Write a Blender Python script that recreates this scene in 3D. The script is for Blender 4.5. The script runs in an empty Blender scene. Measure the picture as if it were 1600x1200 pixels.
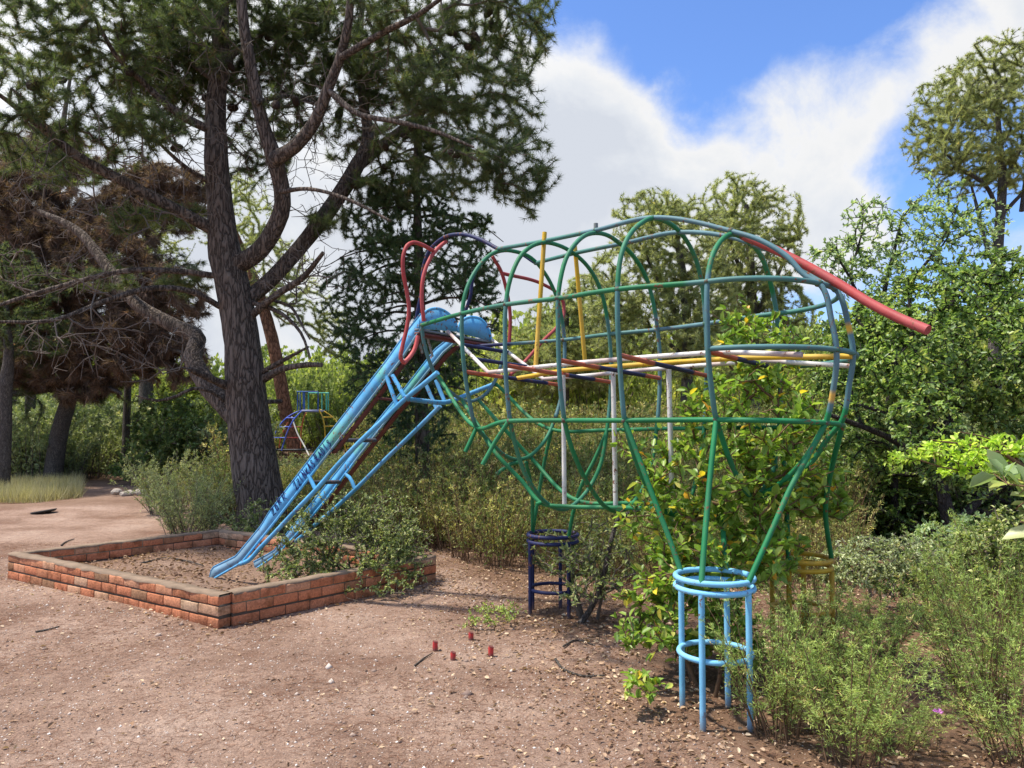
import bpy, bmesh, math, random
import numpy as np
from mathutils import Vector, noise as mnoise

C = bpy.context.scene.collection
RNG = np.random.default_rng(7)
random.seed(7)
PI = math.pi

# ------------------------------------------------------------------ camera
F = 1180.0
PITCH = math.atan(57 / F)
CAM = np.array((0.0, 0.0, 1.6))
FWD = np.array((0, math.cos(PITCH), math.sin(PITCH)))
UPV = np.array((0, -math.sin(PITCH), math.cos(PITCH)))
RGT = np.array((1.0, 0, 0))
cam_d = bpy.data.cameras.new('camera')
cam = bpy.data.objects.new('camera', cam_d)
C.objects.link(cam)
cam.location = CAM
cam.rotation_euler = (PI / 2 + PITCH, 0, 0)
cam_d.sensor_width = 36
cam_d.lens = F / 1600 * 36
cam_d.clip_start = 0.05
cam_d.clip_end = 3000
bpy.context.scene.camera = cam

def ray(x, y):
    return RGT * (x - 800) / F + UPV * (600 - y) / F + FWD
def bp(x, y, n, c):
    """real point seen at (x, y) on the world plane n.p = c"""
    r = ray(x, y); n = np.asarray(n, float)
    return CAM + r * ((c - n @ CAM) / (n @ r))
def bz(x, y, z=0.0): return bp(x, y, (0, 0, 1), z)
def bd(x, y, d):     return bp(x, y, (0, 1, 0), d)
def proj(p):
    q = np.asarray(p) - CAM
    w = q @ FWD
    return 800 + F * (q @ RGT) / w, 600 - F * (q @ UPV) / w

# ------------------------------------------------------------------ scene objects
def link(o, parent=None):
    C.objects.link(o)
    if parent is not None: o.parent = parent
    return o
def tag(o, label=None, cat=None, group=None, kind=None):
    if label: o['label'] = label
    if cat: o['category'] = cat
    if group: o['group'] = group
    if kind: o['kind'] = kind
    return o
def thing(name, label, cat, loc=(0, 0, 0), group=None):
    o = bpy.data.objects.new(name, None)
    o.empty_display_size = 0.1
    o.location = loc
    link(o)
    return tag(o, label, cat, group)

def build(name, blocks, mat, parent=None, smooth=False, origin=None):
    """blocks: list of (verts Nx3, faces Mxk, tint M or None, col Nx3 or None) -> ONE mesh object (world coordinates)"""
    V = np.concatenate([b[0] for b in blocks]).astype(np.float32)
    off = 0; li = []; lt = []; tn = []; cl = []
    for b in blocks:
        f = np.asarray(b[1]); k = f.shape[1]
        li.append((f + off).ravel()); lt.append(np.full(len(f), k, np.int32)); off += len(b[0])
        t = b[2] if len(b) > 2 and b[2] is not None else np.zeros(len(f))
        tn.append(t)
        c = b[3] if len(b) > 3 and b[3] is not None else np.ones((len(b[0]), 3))
        cl.append(c)
    li = np.concatenate(li).astype(np.int32); lt = np.concatenate(lt)
    o0 = np.zeros(3)
    if origin is not None: o0 = np.asarray(origin, float)
    elif parent is not None: o0 = np.asarray(parent.location, float)
    V = V - o0.astype(np.float32)
    me = bpy.data.meshes.new(name)
    me.vertices.add(len(V)); me.vertices.foreach_set('co', V.ravel())
    me.loops.add(len(li)); me.loops.foreach_set('vertex_index', li)
    me.polygons.add(len(lt))
    ls = np.concatenate(([0], np.cumsum(lt)[:-1])).astype(np.int32)
    me.polygons.foreach_set('loop_start', ls)
    me.polygons.foreach_set('loop_total', lt)
    if smooth: me.polygons.foreach_set('use_smooth', np.ones(len(lt), bool))
    a = me.attributes.new('tint', 'FLOAT', 'FACE'); a.data.foreach_set('value', np.concatenate(tn).astype(np.float32))
    if any(len(b) > 3 and b[3] is not None for b in blocks):
        cc = np.concatenate(cl); cc = np.concatenate([cc, np.ones((len(cc), 1))], 1).astype(np.float32)
        a = me.attributes.new('col', 'FLOAT_COLOR', 'POINT'); a.data.foreach_set('color', cc.ravel())
    me.update(calc_edges=True); me.validate()
    if mat is not None: me.materials.append(mat)
    o = bpy.data.objects.new(name, me)
    if parent is None and origin is not None: o.location = origin
    return link(o, parent)

# ------------------------------------------------------------------ geometry helpers
def smooth_path(P, step, closed=False):
    """Catmull-Rom through P (NxK), resampled every 'step' (first three columns are position)"""
    P = np.asarray(P, float); n = len(P); out = []
    rng = range(n if closed else n - 1)
    for i in rng:
        if closed: a, b, c, d = P[(i - 1) % n], P[i], P[(i + 1) % n], P[(i + 2) % n]
        else:
            b, c = P[i], P[i + 1]
            a = P[i - 1] if i > 0 else 2 * b - c
            d = P[i + 2] if i + 2 < n else 2 * c - b
        m = max(1, int(np.ceil(np.linalg.norm((c - b)[:3]) / step)))
        # centripetal-like tangents scaled by chord
        lb = np.linalg.norm((c - b)[:3]) + 1e-9
        la = np.linalg.norm((b - a)[:3]) + 1e-9; lc = np.linalg.norm((d - c)[:3]) + 1e-9
        t1 = lb * ((b - a) / la * lb + (c - b) / lb * la) / (la + lb)
        t2 = lb * ((c - b) / lb * lc + (d - c) / lc * lb) / (lb + lc)
        for k in range(m):
            t = k / m
            h = (2*t**3 - 3*t*t + 1, t**3 - 2*t*t + t, -2*t**3 + 3*t*t, t**3 - t*t)
            out.append(h[0] * b + h[1] * t1 + h[2] * c + h[3] * t2)
    if not closed: out.append(P[-1])
    return np.array(out)

def tube(P, r, sides=10, closed=False, cols=None, cap=True, tint=0.0, rough=0.0):
    """swept tube block along polyline P with radius r (scalar or per point)"""
    P = np.asarray(P, float)[:, :3]; n = len(P)
    r = np.full(n, r) if np.isscalar(r) else np.asarray(r, float)
    if closed: T = np.roll(P, -1, 0) - np.roll(P, 1, 0)
    else:
        T = np.empty_like(P); T[1:-1] = P[2:] - P[:-2]; T[0] = P[1] - P[0]; T[-1] = P[-1] - P[-2]
    T /= np.linalg.norm(T, axis=1)[:, None] + 1e-12
    ref = np.array((0, 0, 1.0)) if abs(T[0][2]) < 0.9 else np.array((1.0, 0, 0))
    N = np.empty_like(P); v = np.cross(T[0], ref); N[0] = v / np.linalg.norm(v)
    for i in range(1, n):
        v = N[i-1] - T[i] * (N[i-1] @ T[i]); N[i] = v / (np.linalg.norm(v) + 1e-12)
    B = np.cross(T, N)
    a = np.linspace(0, 2 * PI, sides, endpoint=False)
    rr = r[:, None] * np.ones(sides)
    if rough > 0:
        for i in range(n):
            for j in range(sides):
                q = P[i] + (N[i] * math.cos(a[j]) + B[i] * math.sin(a[j])) * r[i]
                rr[i, j] *= 1 + rough * (mnoise.noise(Vector((q[0] * 5, q[1] * 5, q[2] * 1.6))) + .6 * mnoise.noise(Vector((q[0] * 13, q[1] * 13, q[2] * 4))))
    V = P[:, None, :] + (N[:, None, :] * np.cos(a)[None, :, None] + B[:, None, :] * np.sin(a)[None, :, None]) * rr[:, :, None]
    V = V.reshape(-1, 3)
    m = n if closed else n - 1
    i = np.arange(m)[:, None]; j = np.arange(sides)[None, :]
    i2 = (i + 1) % n; j2 = (j + 1) % sides
    Fq = np.stack([i * sides + j, i * sides + j2, i2 * sides + j2, i2 * sides + j], -1).reshape(-1, 4)
    col = None if cols is None else np.repeat(np.asarray(cols, float), sides, 0)
    if cap and not closed:
        V = np.concatenate([V, P[:1], P[-1:]])
        c0, c1 = len(V) - 2, len(V) - 1
        jj = np.arange(sides); k = (jj + 1) % sides
        A = np.stack([k, jj, np.full(sides, c0), np.full(sides, c0)], -1)
        # triangles stored as separate block is cleaner
        capF = np.concatenate([np.stack([k, jj, np.full(sides, c0)], -1), np.stack([(n-1)*sides + jj, (n-1)*sides + k, np.full(sides, c1)], -1)])
        if col is not None: col = np.concatenate([col, np.asarray(cols)[:1], np.asarray(cols)[-1:]])
        return [(V, Fq, np.full(len(Fq), tint), col), (V, capF, np.full(len(capF), tint), col)]
    return [(V, Fq, np.full(len(Fq), tint), col)]

def box_block(c, ax, ay, az, tint=0.0):
    """box from centre and three half-axis vectors"""
    c, ax, ay, az = (np.asarray(q, float) for q in (c, ax, ay, az))
    V = np.array([c + sx*ax + sy*ay + sz*az for sx in (-1,1) for sy in (-1,1) for sz in (-1,1)])
    Fq = np.array([[0,1,3,2],[4,6,7,5],[0,4,5,1],[2,3,7,6],[0,2,6,4],[1,5,7,3]])
    return (V, Fq, np.full(6, tint))

def unit(v):
    v = np.asarray(v, float); return v / (np.linalg.norm(v, axis=-1, keepdims=True) + 1e-12)
def rand_dirs(n, rng=RNG):
    return unit(rng.normal(size=(n, 3)))

def leaves(P, D, L, W, rng, kind='oval', tint=None, up=None, fold=0.25):
    """n leaves: base P, direction D, lengths L, widths W -> block"""
    n = len(P); D = unit(D)
    ref = rand_dirs(n, rng) if up is None else unit(np.asarray(up) + rng.normal(size=(n, 3)) * .45)
    S = unit(np.cross(D, ref)); Nn = np.cross(S, D)
    L = np.broadcast_to(L, n)[:, None]; W = np.broadcast_to(W, n)[:, None]
    if tint is None: tint = rng.random(n)
    if kind == 'needle':
        V = np.stack([P - S * W * .5, P + S * W * .5, P + D * L], 1)
        Fc = np.arange(3 * n).reshape(n, 3)
        return (V.reshape(-1, 3), Fc, tint)
    if kind == 'rhomb':
        V = np.stack([P, P + D * L * .5 + S * W * .5 + Nn * W * fold * .5, P + D * L, P + D * L * .5 - S * W * .5 + Nn * W * fold * .5], 1)
        return (V.reshape(-1, 3), np.arange(4 * n).reshape(n, 4), tint)
    V = np.stack([P, P + D*L*.3 + S*W*.48 + Nn*W*fold, P + D*L*.68 + S*W*.4 + Nn*W*fold*.7, P + D*L - Nn*L*.08,
                  P + D*L*.68 - S*W*.4 + Nn*W*fold*.7, P + D*L*.3 - S*W*.48 + Nn*W*fold], 1)
    b = (np.arange(n) * 6)[:, None]
    Fc = np.concatenate([b + np.array([[0, 1, 2, 3]]), b + np.array([[0, 3, 4, 5]])])
    return (V.reshape(-1, 3), Fc, np.concatenate([tint, tint]))

def segs(A, B, ra, rb, sides=4, tint=None):
    """independent tapered prisms A->B -> block"""
    n = len(A); D = unit(B - A)
    ref = np.where(np.abs(D[:, 2:3]) < .9, np.array([[0, 0, 1.0]]), np.array([[1.0, 0, 0]]))
    S = unit(np.cross(D, ref)); T = np.cross(S, D)
    a = np.linspace(0, 2 * PI, sides, endpoint=False)
    R = S[:, None] * np.cos(a)[None, :, None] + T[:, None] * np.sin(a)[None, :, None]
    ra = np.broadcast_to(ra, n); rb = np.broadcast_to(rb, n)
    V = np.concatenate([A[:, None] + R * ra[:, None, None], B[:, None] + R * rb[:, None, None]], 1).reshape(-1, 3)
    j = np.arange(sides); k = (j + 1) % sides
    f = np.stack([j, k, k + sides, j + sides], -1)
    Fq = ((np.arange(n) * 2 * sides)[:, None, None] + f[None]).reshape(-1, 4)
    t = np.zeros(n) if tint is None else tint
    return (V, Fq, np.repeat(t, sides))

class Plant:
    """skeleton that grows twigs toward attraction points (each to the best nearby node)"""
    def __init__(self, rng):
        self.P = np.zeros((60000, 3)); self.par = np.full(60000, -1); self.R = np.zeros(60000); self.n = 0
        self.fixed = np.zeros(60000, bool); self.rng = rng; self.tips = []
    def add(self, p, par, r=0, fixed=False):
        i = self.n; self.P[i] = p; self.par[i] = par; self.R[i] = r; self.fixed[i] = fixed; self.n += 1; return i
    def limb(self, path, radii, start=-1):
        j = start
        ids = []
        for p, r in zip(path, radii): j = self.add(p, j, r, True); ids.append(j)
        return ids
    def nearest(self, p): return int(np.argmin(((self.P[:self.n] - p) ** 2).sum(1)))
    def grow(self, pts, seg=.3, wob=.06, sag=0.0, fwd=.35, minr=None):
        if self.n == 0: return
        d0 = np.array([((self.P[:self.n] - p) ** 2).sum(1).min() for p in pts])
        ok = np.ones(60000, bool)
        if minr is not None: ok[:self.n] = True
        for i in np.argsort(d0):
            p = pts[i]; Q = self.P[:self.n]; v = p - Q; dist = np.sqrt((v * v).sum(1)) + 1e-6
            pr = self.par[:self.n]; g = Q - Q[np.maximum(pr, 0)]
            gl = np.sqrt((g * g).sum(1)) + 1e-6
            cs = (v * g).sum(1) / (dist * gl)
            j = int(np.argmin(dist * (1 - fwd * cs)))
            m = max(1, int(math.ceil(dist[j] / seg))); a = self.P[j].copy(); k = j
            gd = g[j] / gl[j]
            if self.n + m > 59000: break
            for q in range(1, m + 1):
                t = q / m
                w = a + (p - a) * t + gd * dist[j] * .22 * math.sin(PI * t) + np.array((0, 0, -sag * dist[j] * math.sin(PI * t)))
                if q < m: w = w + self.rng.normal(size=3) * wob
                k = self.add(w, k)
            self.tips.append(k)
    def radii(self, tip=.006, ex=.45, rmax=.2):
        n = self.n; cnt = np.zeros(n)
        ch = np.zeros(n, int)
        for i in range(n):
            if self.par[i] >= 0: ch[self.par[i]] += 1
        cnt[ch == 0] = 1
        for i in range(n - 1, -1, -1):
            if self.par[i] >= 0: cnt[self.par[i]] += cnt[i]
        r = np.minimum(tip * cnt ** ex, rmax)
        self.R[:n] = np.where(self.fixed[:n], self.R[:n], r)
        for i in range(n):
            j = self.par[i]
            if j >= 0 and not self.fixed[i]: self.R[i] = min(self.R[i], self.R[j])
        return self.R[:n]
    def wood(self, sides=5, skip_fixed=True):
        n = self.n; i = np.arange(n); m = self.par[:n] >= 0
        if skip_fixed: m &= ~self.fixed[:n]
        i = i[m]; j = self.par[i]
        rj = np.where(self.fixed[j], np.minimum(self.R[j] * .9, self.R[i] * 1.15), self.R[j])
        return segs(self.P[j], self.P[i], rj, self.R[i], sides, self.rng.random(len(i)))
    def shoots(self, back=3):
        """points + directions along the last 'back' segments of every tip"""
        out = []; dr = []
        for t in self.tips:
            k = t
            for q in range(back):
                j = self.par[k]
                if j < 0 or self.fixed[k]: break
                out.append((j, k)); k = j
        e = np.array(out); return e

def in_ellipsoids(ells, n, rng, shell=0.0):
    """n random points in a list of (centre, radii, weight) ellipsoids; shell>0 pushes points outward"""
    w = np.array([e[2] for e in ells], float); w /= w.sum()
    idx = rng.choice(len(ells), n, p=w)
    c = np.array([e[0] for e in ells])[idx]; r = np.array([e[1] for e in ells])[idx]
    u = rand_dirs(n, rng) * (rng.random((n, 1)) ** (1 / (3 + shell * 6)))
    return c + u * r

# ------------------------------------------------------------------ materials
def new_mat(name):
    m = bpy.data.materials.new(name); m.use_nodes = True
    nt = m.node_tree; nt.nodes.clear()
    return m, nt, nt.nodes, nt.links
def ramp(nd, stops, interp='LINEAR'):
    r = nd.new('ShaderNodeValToRGB'); r.color_ramp.interpolation = interp
    el = r.color_ramp.elements
    while len(el) < len(stops): el.new(.5)
    for e, (p, c) in zip(el, stops): e.position = p; e.color = (*c, 1)
    return r
def tex_noise(nd, lk, scale, detail=4, rough=.55, coord='Object', mapping=None, dist=0):
    tc = nd.new('ShaderNodeTexCoord'); n = nd.new('ShaderNodeTexNoise')
    n.inputs['Scale'].default_value = scale; n.inputs['Detail'].default_value = detail
    n.inputs['Roughness'].default_value = rough; n.inputs['Distortion'].default_value = dist
    src = tc.outputs[coord]
    if mapping is not None:
        mp = nd.new('ShaderNodeMapping'); mp.inputs['Scale'].default_value = mapping
        lk.new(src, mp.inputs['Vector']); src = mp.outputs['Vector']
    lk.new(src, n.inputs['Vector'])
    return n
def mixc(nd, lk, fac, a, b, mode='MIX'):
    m = nd.new('ShaderNodeMix'); m.data_type = 'RGBA'; m.blend_type = mode
    for s, v in ((m.inputs[0], fac), (m.inputs[6], a), (m.inputs[7], b)):
        if hasattr(v, 'is_linked') or hasattr(v, 'links'): lk.new(v, s)
        elif isinstance(v, tuple): s.default_value = (*v, 1)
        else: s.default_value = v
    return m.outputs[2]

def leaf_mat(name, stops, trans=.35, rough=.55, spec=.3, hue_noise=.0):
    m, nt, nd, lk = new_mat(name)
    at = nd.new('ShaderNodeAttribute'); at.attribute_name = 'tint'
    r = ramp(nd, [(p_, tuple(min(.9, q * LEAF_GAIN) for q in c_)) for p_, c_ in stops]); lk.new(at.outputs['Fac'], r.inputs['Fac'])
    n = tex_noise(nd, lk, 1.3, 2)
    r2 = ramp(nd, [(.3, (.78, .78, .8)), (.7, (1.2, 1.18, 1.08))]); lk.new(n.outputs['Fac'], r2.inputs['Fac'])
    col = mixc(nd, lk, 1.0, r.outputs['Color'], r2.outputs['Color'], 'MULTIPLY')
    p = nd.new('ShaderNodeBsdfPrincipled'); lk.new(col, p.inputs['Base Color'])
    p.inputs['Roughness'].default_value = rough; p.inputs['Specular IOR Level'].default_value = spec
    t = nd.new('ShaderNodeBsdfTranslucent')
    tc = mixc(nd, lk, 1.0, col, (1.3, 1.35, .7), 'MULTIPLY'); lk.new(tc, t.inputs['Color'])
    mx = nd.new('ShaderNodeMixShader'); mx.inputs['Fac'].default_value = trans
    lk.new(p.outputs[0], mx.inputs[1]); lk.new(t.outputs[0], mx.inputs[2])
    o = nd.new('ShaderNodeOutputMaterial'); lk.new(mx.outputs[0], o.inputs['Surface'])
    return m

LEAF_GAIN = 1.75
def bark_mat(name, dark, light, scale=9, bump=.03, stretch=.28):
    m, nt, nd, lk = new_mat(name)
    tc = nd.new('ShaderNodeTexCoord'); mp = nd.new('ShaderNodeMapping'); mp.inputs['Scale'].default_value = (1, 1, stretch)
    lk.new(tc.outputs['Object'], mp.inputs['Vector'])
    nz = nd.new('ShaderNodeTexNoise'); nz.inputs['Scale'].default_value = scale * .6; nz.inputs['Detail'].default_value = 6
    lk.new(mp.outputs['Vector'], nz.inputs['Vector'])
    ad = nd.new('ShaderNodeMixRGB'); ad.blend_type = 'ADD'; ad.inputs['Fac'].default_value = .35
    lk.new(mp.outputs['Vector'], ad.inputs['Color1']); lk.new(nz.outputs['Color'], ad.inputs['Color2'])
    vo = nd.new('ShaderNodeTexVoronoi'); vo.feature = 'DISTANCE_TO_EDGE'; vo.inputs['Scale'].default_value = scale
    lk.new(ad.outputs['Color'], vo.inputs['Vector'])
    cr = ramp(nd, [(0, (.08, .08, .08)), (.10, (.62, .62, .62)), (.4, (1, 1, 1))]); lk.new(vo.outputs['Distance'], cr.inputs['Fac'])
    n2 = nd.new('ShaderNodeTexNoise'); n2.inputs['Scale'].default_value = scale * 3; n2.inputs['Detail'].default_value = 5
    lk.new(mp.outputs['Vector'], n2.inputs['Vector'])
    base = mixc(nd, lk, n2.outputs['Fac'], dark, light)
    col = mixc(nd, lk, cr.outputs['Color'], tuple(q * .38 for q in dark), base)
    hm = nd.new('ShaderNodeMath'); hm.operation = 'MULTIPLY_ADD'; hm.inputs[1].default_value = .35
    lk.new(n2.outputs['Fac'], hm.inputs[0]); lk.new(cr.outputs['Color'], hm.inputs[2])
    b = nd.new('ShaderNodeBump'); b.inputs['Strength'].default_value = .9; b.inputs['Distance'].default_value = bump
    lk.new(hm.outputs[0], b.inputs['Height'])
    p = nd.new('ShaderNodeBsdfPrincipled'); lk.new(col, p.inputs['Base Color']); lk.new(b.outputs['Normal'], p.inputs['Normal'])
    p.inputs['Roughness'].default_value = .9; p.inputs['Specular IOR Level'].default_value = .2
    o = nd.new('ShaderNodeOutputMaterial'); lk.new(p.outputs[0], o.inputs['Surface'])
    return m

def paint_mat():
    """old enamel on steel: colour from the 'col' attribute, sun-bleached patches, chips of rust"""
    m, nt, nd, lk = new_mat('old_paint')
    at = nd.new('ShaderNodeAttribute'); at.attribute_name = 'col'
    n1 = tex_noise(nd, lk, 5, 5)
    r1 = ramp(nd, [(.3, (.8, .8, .8)), (.7, (1.15, 1.15, 1.15))]); lk.new(n1.outputs['Fac'], r1.inputs['Fac'])
    c = mixc(nd, lk, 1.0, at.outputs['Color'], r1.outputs['Color'], 'MULTIPLY')
    nf = tex_noise(nd, lk, 2.3, 6, .65)
    rf = ramp(nd, [(.42, (0, 0, 0)), (.72, (.28, .28, .28))]); lk.new(nf.outputs['Fac'], rf.inputs['Fac'])
    hs = nd.new('ShaderNodeHueSaturation'); hs.inputs['Saturation'].default_value = .55; hs.inputs['Value'].default_value = 1.2; lk.new(c, hs.inputs['Color'])
    c = mixc(nd, lk, rf.outputs['Color'], c, hs.outputs['Color'])
    n2 = tex_noise(nd, lk, 30, 6, .7)
    r2 = ramp(nd, [(.57, (0, 0, 0)), (.605, (1, 1, 1))]); lk.new(n2.outputs['Fac'], r2.inputs['Fac'])
    n3 = tex_noise(nd, lk, 3.1, 3)
    r3 = ramp(nd, [(.49, (0, 0, 0)), (.57, (1, 1, 1))]); lk.new(n3.outputs['Fac'], r3.inputs['Fac'])
    msk = mixc(nd, lk, 1.0, r2.outputs['Color'], r3.outputs['Color'], 'MULTIPLY')
    n4 = tex_noise(nd, lk, 90, 3)
    rust = mixc(nd, lk, n4.outputs['Fac'], (.09, .03, .014), (.26, .10, .045))
    c = mixc(nd, lk, msk, c, rust)
    p = nd.new('ShaderNodeBsdfPrincipled'); lk.new(c, p.inputs['Base Color'])
    rr = nd.new('ShaderNodeMapRange'); rr.inputs[3].default_value = .5; rr.inputs[4].default_value = .75
    lk.new(n1.outputs['Fac'], rr.inputs[0]); lk.new(rr.outputs[0], p.inputs['Roughness'])
    p.inputs['Specular IOR Level'].default_value = .35
    b = nd.new('ShaderNodeBump'); b.inputs['Strength'].default_value = .25; b.inputs['Distance'].default_value = .004
    lk.new(n2.outputs['Fac'], b.inputs['Height']); lk.new(b.outputs['Normal'], p.inputs['Normal'])
    o = nd.new('ShaderNodeOutputMaterial'); lk.new(p.outputs[0], o.inputs['Surface'])
    return m
PAINT = paint_mat()

def flat_mat(name, a, b=None, scale=12, rough=.8, bump=0.0):
    m, nt, nd, lk = new_mat(name)
    n = tex_noise(nd, lk, scale, 5)
    c = mixc(nd, lk, n.outputs['Fac'], a, b or tuple(q * 1.4 for q in a))
    p = nd.new('ShaderNodeBsdfPrincipled'); lk.new(c, p.inputs['Base Color']); p.inputs['Roughness'].default_value = rough
    p.inputs['Specular IOR Level'].default_value = .25
    if bump:
        bb = nd.new('ShaderNodeBump'); bb.inputs['Distance'].default_value = bump; bb.inputs['Strength'].default_value = .8
        lk.new(n.outputs['Fac'], bb.inputs['Height']); lk.new(bb.outputs['Normal'], p.inputs['Normal'])
    o = nd.new('ShaderNodeOutputMaterial'); lk.new(p.outputs[0], o.inputs['Surface'])
    return m
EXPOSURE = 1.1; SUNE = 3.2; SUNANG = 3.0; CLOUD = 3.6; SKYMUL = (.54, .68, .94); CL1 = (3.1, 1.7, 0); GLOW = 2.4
GC = [(.215, .138, .099), (.285, .192, .142), (.35, .252, .194)]
# (pixel bearing of the bank's middle, angular radius, amount)
BANKS = [(950, 320, .34, .26), (1290, 250, .19, .30), (600, 420, .6, .25), (300, 200, .6, .2), (1220, 20, .24, -.34), (940, -10, .16, -.24), (890, 330, .16, .1), (1470, 260, .10, -.3), (1420, 100, .08, .05), (1590, 20, .12, .3)]
# ------------------------------------------------------------------ elephant climbing frame with slide
U = np.array((-.755, .656, 0)); U /= np.linalg.norm(U)      # towards the head
W = np.array((-U[1] * -1, -U[0], 0)); W = np.array((U[1], -U[0], 0))  # across, to the far side
GREEN = np.array((.008, .17, .055)); TEAL = np.array((.085, .185, .205)); NAVY = np.array((.012, .018, .075))
RED = np.array((.36, .045, .04)); ORANGE = np.array((.40, .085, .035)); WHITE = np.array((.62, .60, .54))
YELLOW = np.array((.58, .36, .015)); LBLUE = np.array((.17, .47, .68)); SBLUE = np.array((.085, .36, .62)); MAROON = np.array((.11, .022, .016))
RT = .0155
ZU = 1.6 + .78
# stations of the five body hoops from the near ends of the shoulder rail
UN = [(722, 490), (790, 476), (872, 466), (965, 452), (1105, 440)]
ST = [float(U @ bz(x, y, ZU)) for x, y in UN]
S0 = float(U @ bz(659, 508, ZU))                                # head hoop
def bs(x, y, s): return bp(x, y, U, s)
def hs(pts, k): return [bs(x, y, ST[k]) for x, y in pts]

base_c = bs(960, 657, ST[2]) * np.array((1, 1, 0))
frame = thing('elephant_climbing_frame', 'elephant shaped climbing frame of bent green steel tubes with a blue slide for a trunk', 'climbing frame', tuple(base_c))

def jcol(P, f):
    """paint colours along path from f(t, point)"""
    n = len(P); return np.array([f(i / max(1, n - 1), P[i]) for i in range(n)])
def teal_mix(P, seed, lo=.0, z0=1.62, z1=2.42):
    """sun-faded blue green on the flanks, fresher green above the shoulder rail and below the flank rail"""
    out = []
    for p in P:
        nz = .5 + .5 * mnoise.noise(Vector((p[0] * 1.1 + seed, p[1] * 1.1, p[2] * 1.4)))
        w = 1.0 if z0 < p[2] < z1 else .12
        w = np.clip(w * .8 + (nz - .5) * 1.1, 0, 1)
        out.append(GREEN * (1 - w) + TEAL * w)
    return np.array(out)

def pipe(name, pts, col, r=RT, closed=False, step=.05, parent=None, smooth=True, sides=10, label=None):
    P = smooth_path(pts, step, closed) if smooth else np.asarray(pts, float)
    if not smooth:
        q = [P[0]]
        for a, b in zip(P[:-1], P[1:]):
            m = max(1, int(np.linalg.norm(b - a) / step))
            q += [a + (b - a) * (k + 1) / m for k in range(m)]
        P = np.array(q)
    cols = col(P) if callable(col) else np.tile(col, (len(P), 1))
    o = build(name, tube(P, r, sides, closed, cols), PAINT, parent or frame, True, origin=frame.location if parent is None else None)
    if label: o['label'] = label
    return o

H = [
 [(745,668),(733,625),(726,580),(722,530),(722,490),(728,455),(742,425),(760,403),(780,392),(805,393),(830,403),(850,425),(865,452),(873,475),(879,505),(882,535),(882,565),(880,598),(875,628),(867,654),(859,675),(842,700),(827,713),(806,718),(786,710),(770,695),(756,681)],
 [(797,658),(793,620),(790,580),(789,530),(790,480),(793,455),(801,425),(815,398),(832,384),(850,379),(872,383),(895,395),(918,416),(933,440),(943,468),(949,500),(953,535),(955,570),(954,610),(951,650),(946,687),(940,720),(922,760),(900,786),(883,796),(866,793),(850,783),(833,762),(818,735),(806,698)],
 [(882,657),(876,610),(873,560),(872,500),(872,465),(876,435),(884,405),(898,382),(914,368),(930,364),(950,368),(968,380),(985,395),(1000,415),(1012,440),(1020,470),(1026,505),(1030,540),(1031,580),(1030,620),(1027,660),(1022,700),(1014,740),(1003,765),(990,785),(978,795),(962,799),(945,791),(929,772),(914,748),(901,720),(890,690)],
 [(976,657),(972,620),(968,560),(965,500),(965,452),(967,420),(973,390),(985,365),(1000,350),(1018,341),(1038,345),(1058,358),(1074,378),(1086,402),(1094,430),(1099,460),(1102,500),(1104,540),(1104,580),(1103,620),(1101,660),(1097,700),(1090,740),(1081,772),(1070,791),(1057,801),(1044,800),(1029,789),(1014,766),(1002,741),(991,712),(983,685)],
 [(1119,655),(1112,610),(1107,560),(1105,500),(1105,445),(1108,420),(1113,400),(1122,382),(1133,370),(1145,366),(1160,371),(1175,382),(1188,398),(1199,425),(1207,455),(1212,480),(1216,520),(1218,560),(1219,610),(1218,660),(1214,700),(1207,735),(1196,760),(1186,773),(1177,777),(1165,768),(1152,745),(1140,718),(1130,690),(1123,668)],
]
for k in range(5):
    pipe('body_hoop', hs(H[k], k), lambda P, k=k: teal_mix(P, k * 3.7), closed=True)
# head hoop: lower half of the ring the trunk hangs from
HH = [(659,508),(661,528),(667,553),(679,583),(694,604),(711,618),(733,627),(752,621),(767,606),(776,590),(783,570),(786,552),(786,538)]
pipe('head_hoop', [bs(x, y, S0) for x, y in HH], lambda P: teal_mix(P, 21))

# long rails
def rail(name, pts, col, **kw): return pipe(name, pts, col, **kw)
g = lambda s: (lambda P: teal_mix(P, s, z0=2.2, z1=2.6))
gg = lambda P: np.array([GREEN * (1.0 + .15 * mnoise.noise(Vector((p[0]*3, p[1]*3, p[2]*3)))) for p in P])
RN = [(778,389),(853,376),(930,360),(1020,340),(1142,361)]
RF = [(837,411),(901,395),(975,380),(1061,363),(1172,380)]
rn = [bs(x, y, ST[k]) for k, (x, y) in enumerate(RN)]
rf = [bs(x, y, ST[k]) for k, (x, y) in enumerate(RF)]
VN = float(W @ rn[4]); VF = float(W @ rf[4])
un = [bs(x, y, ST[k]) for k, (x, y) in enumerate(UN)]
uf = [bs(x, y, ST[k]) for k, (x, y) in enumerate([(881,531),(953,522),(1029,515),(1102,506),(1212,490)])]
ln = [bs(x, y, ST[k]) for k, (x, y) in enumerate([(745,668),(795,658),(882,657),(976,657),(1119,656)])]
lf = [bs(x, y, ST[k]) for k, (x, y) in enumerate([(862,671),(949,672),(1027,670),(1101,669),(1218,668)])]
mn = bs(1107, 545, ST[4]); mf = bs(1217, 574, ST[4])

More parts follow.
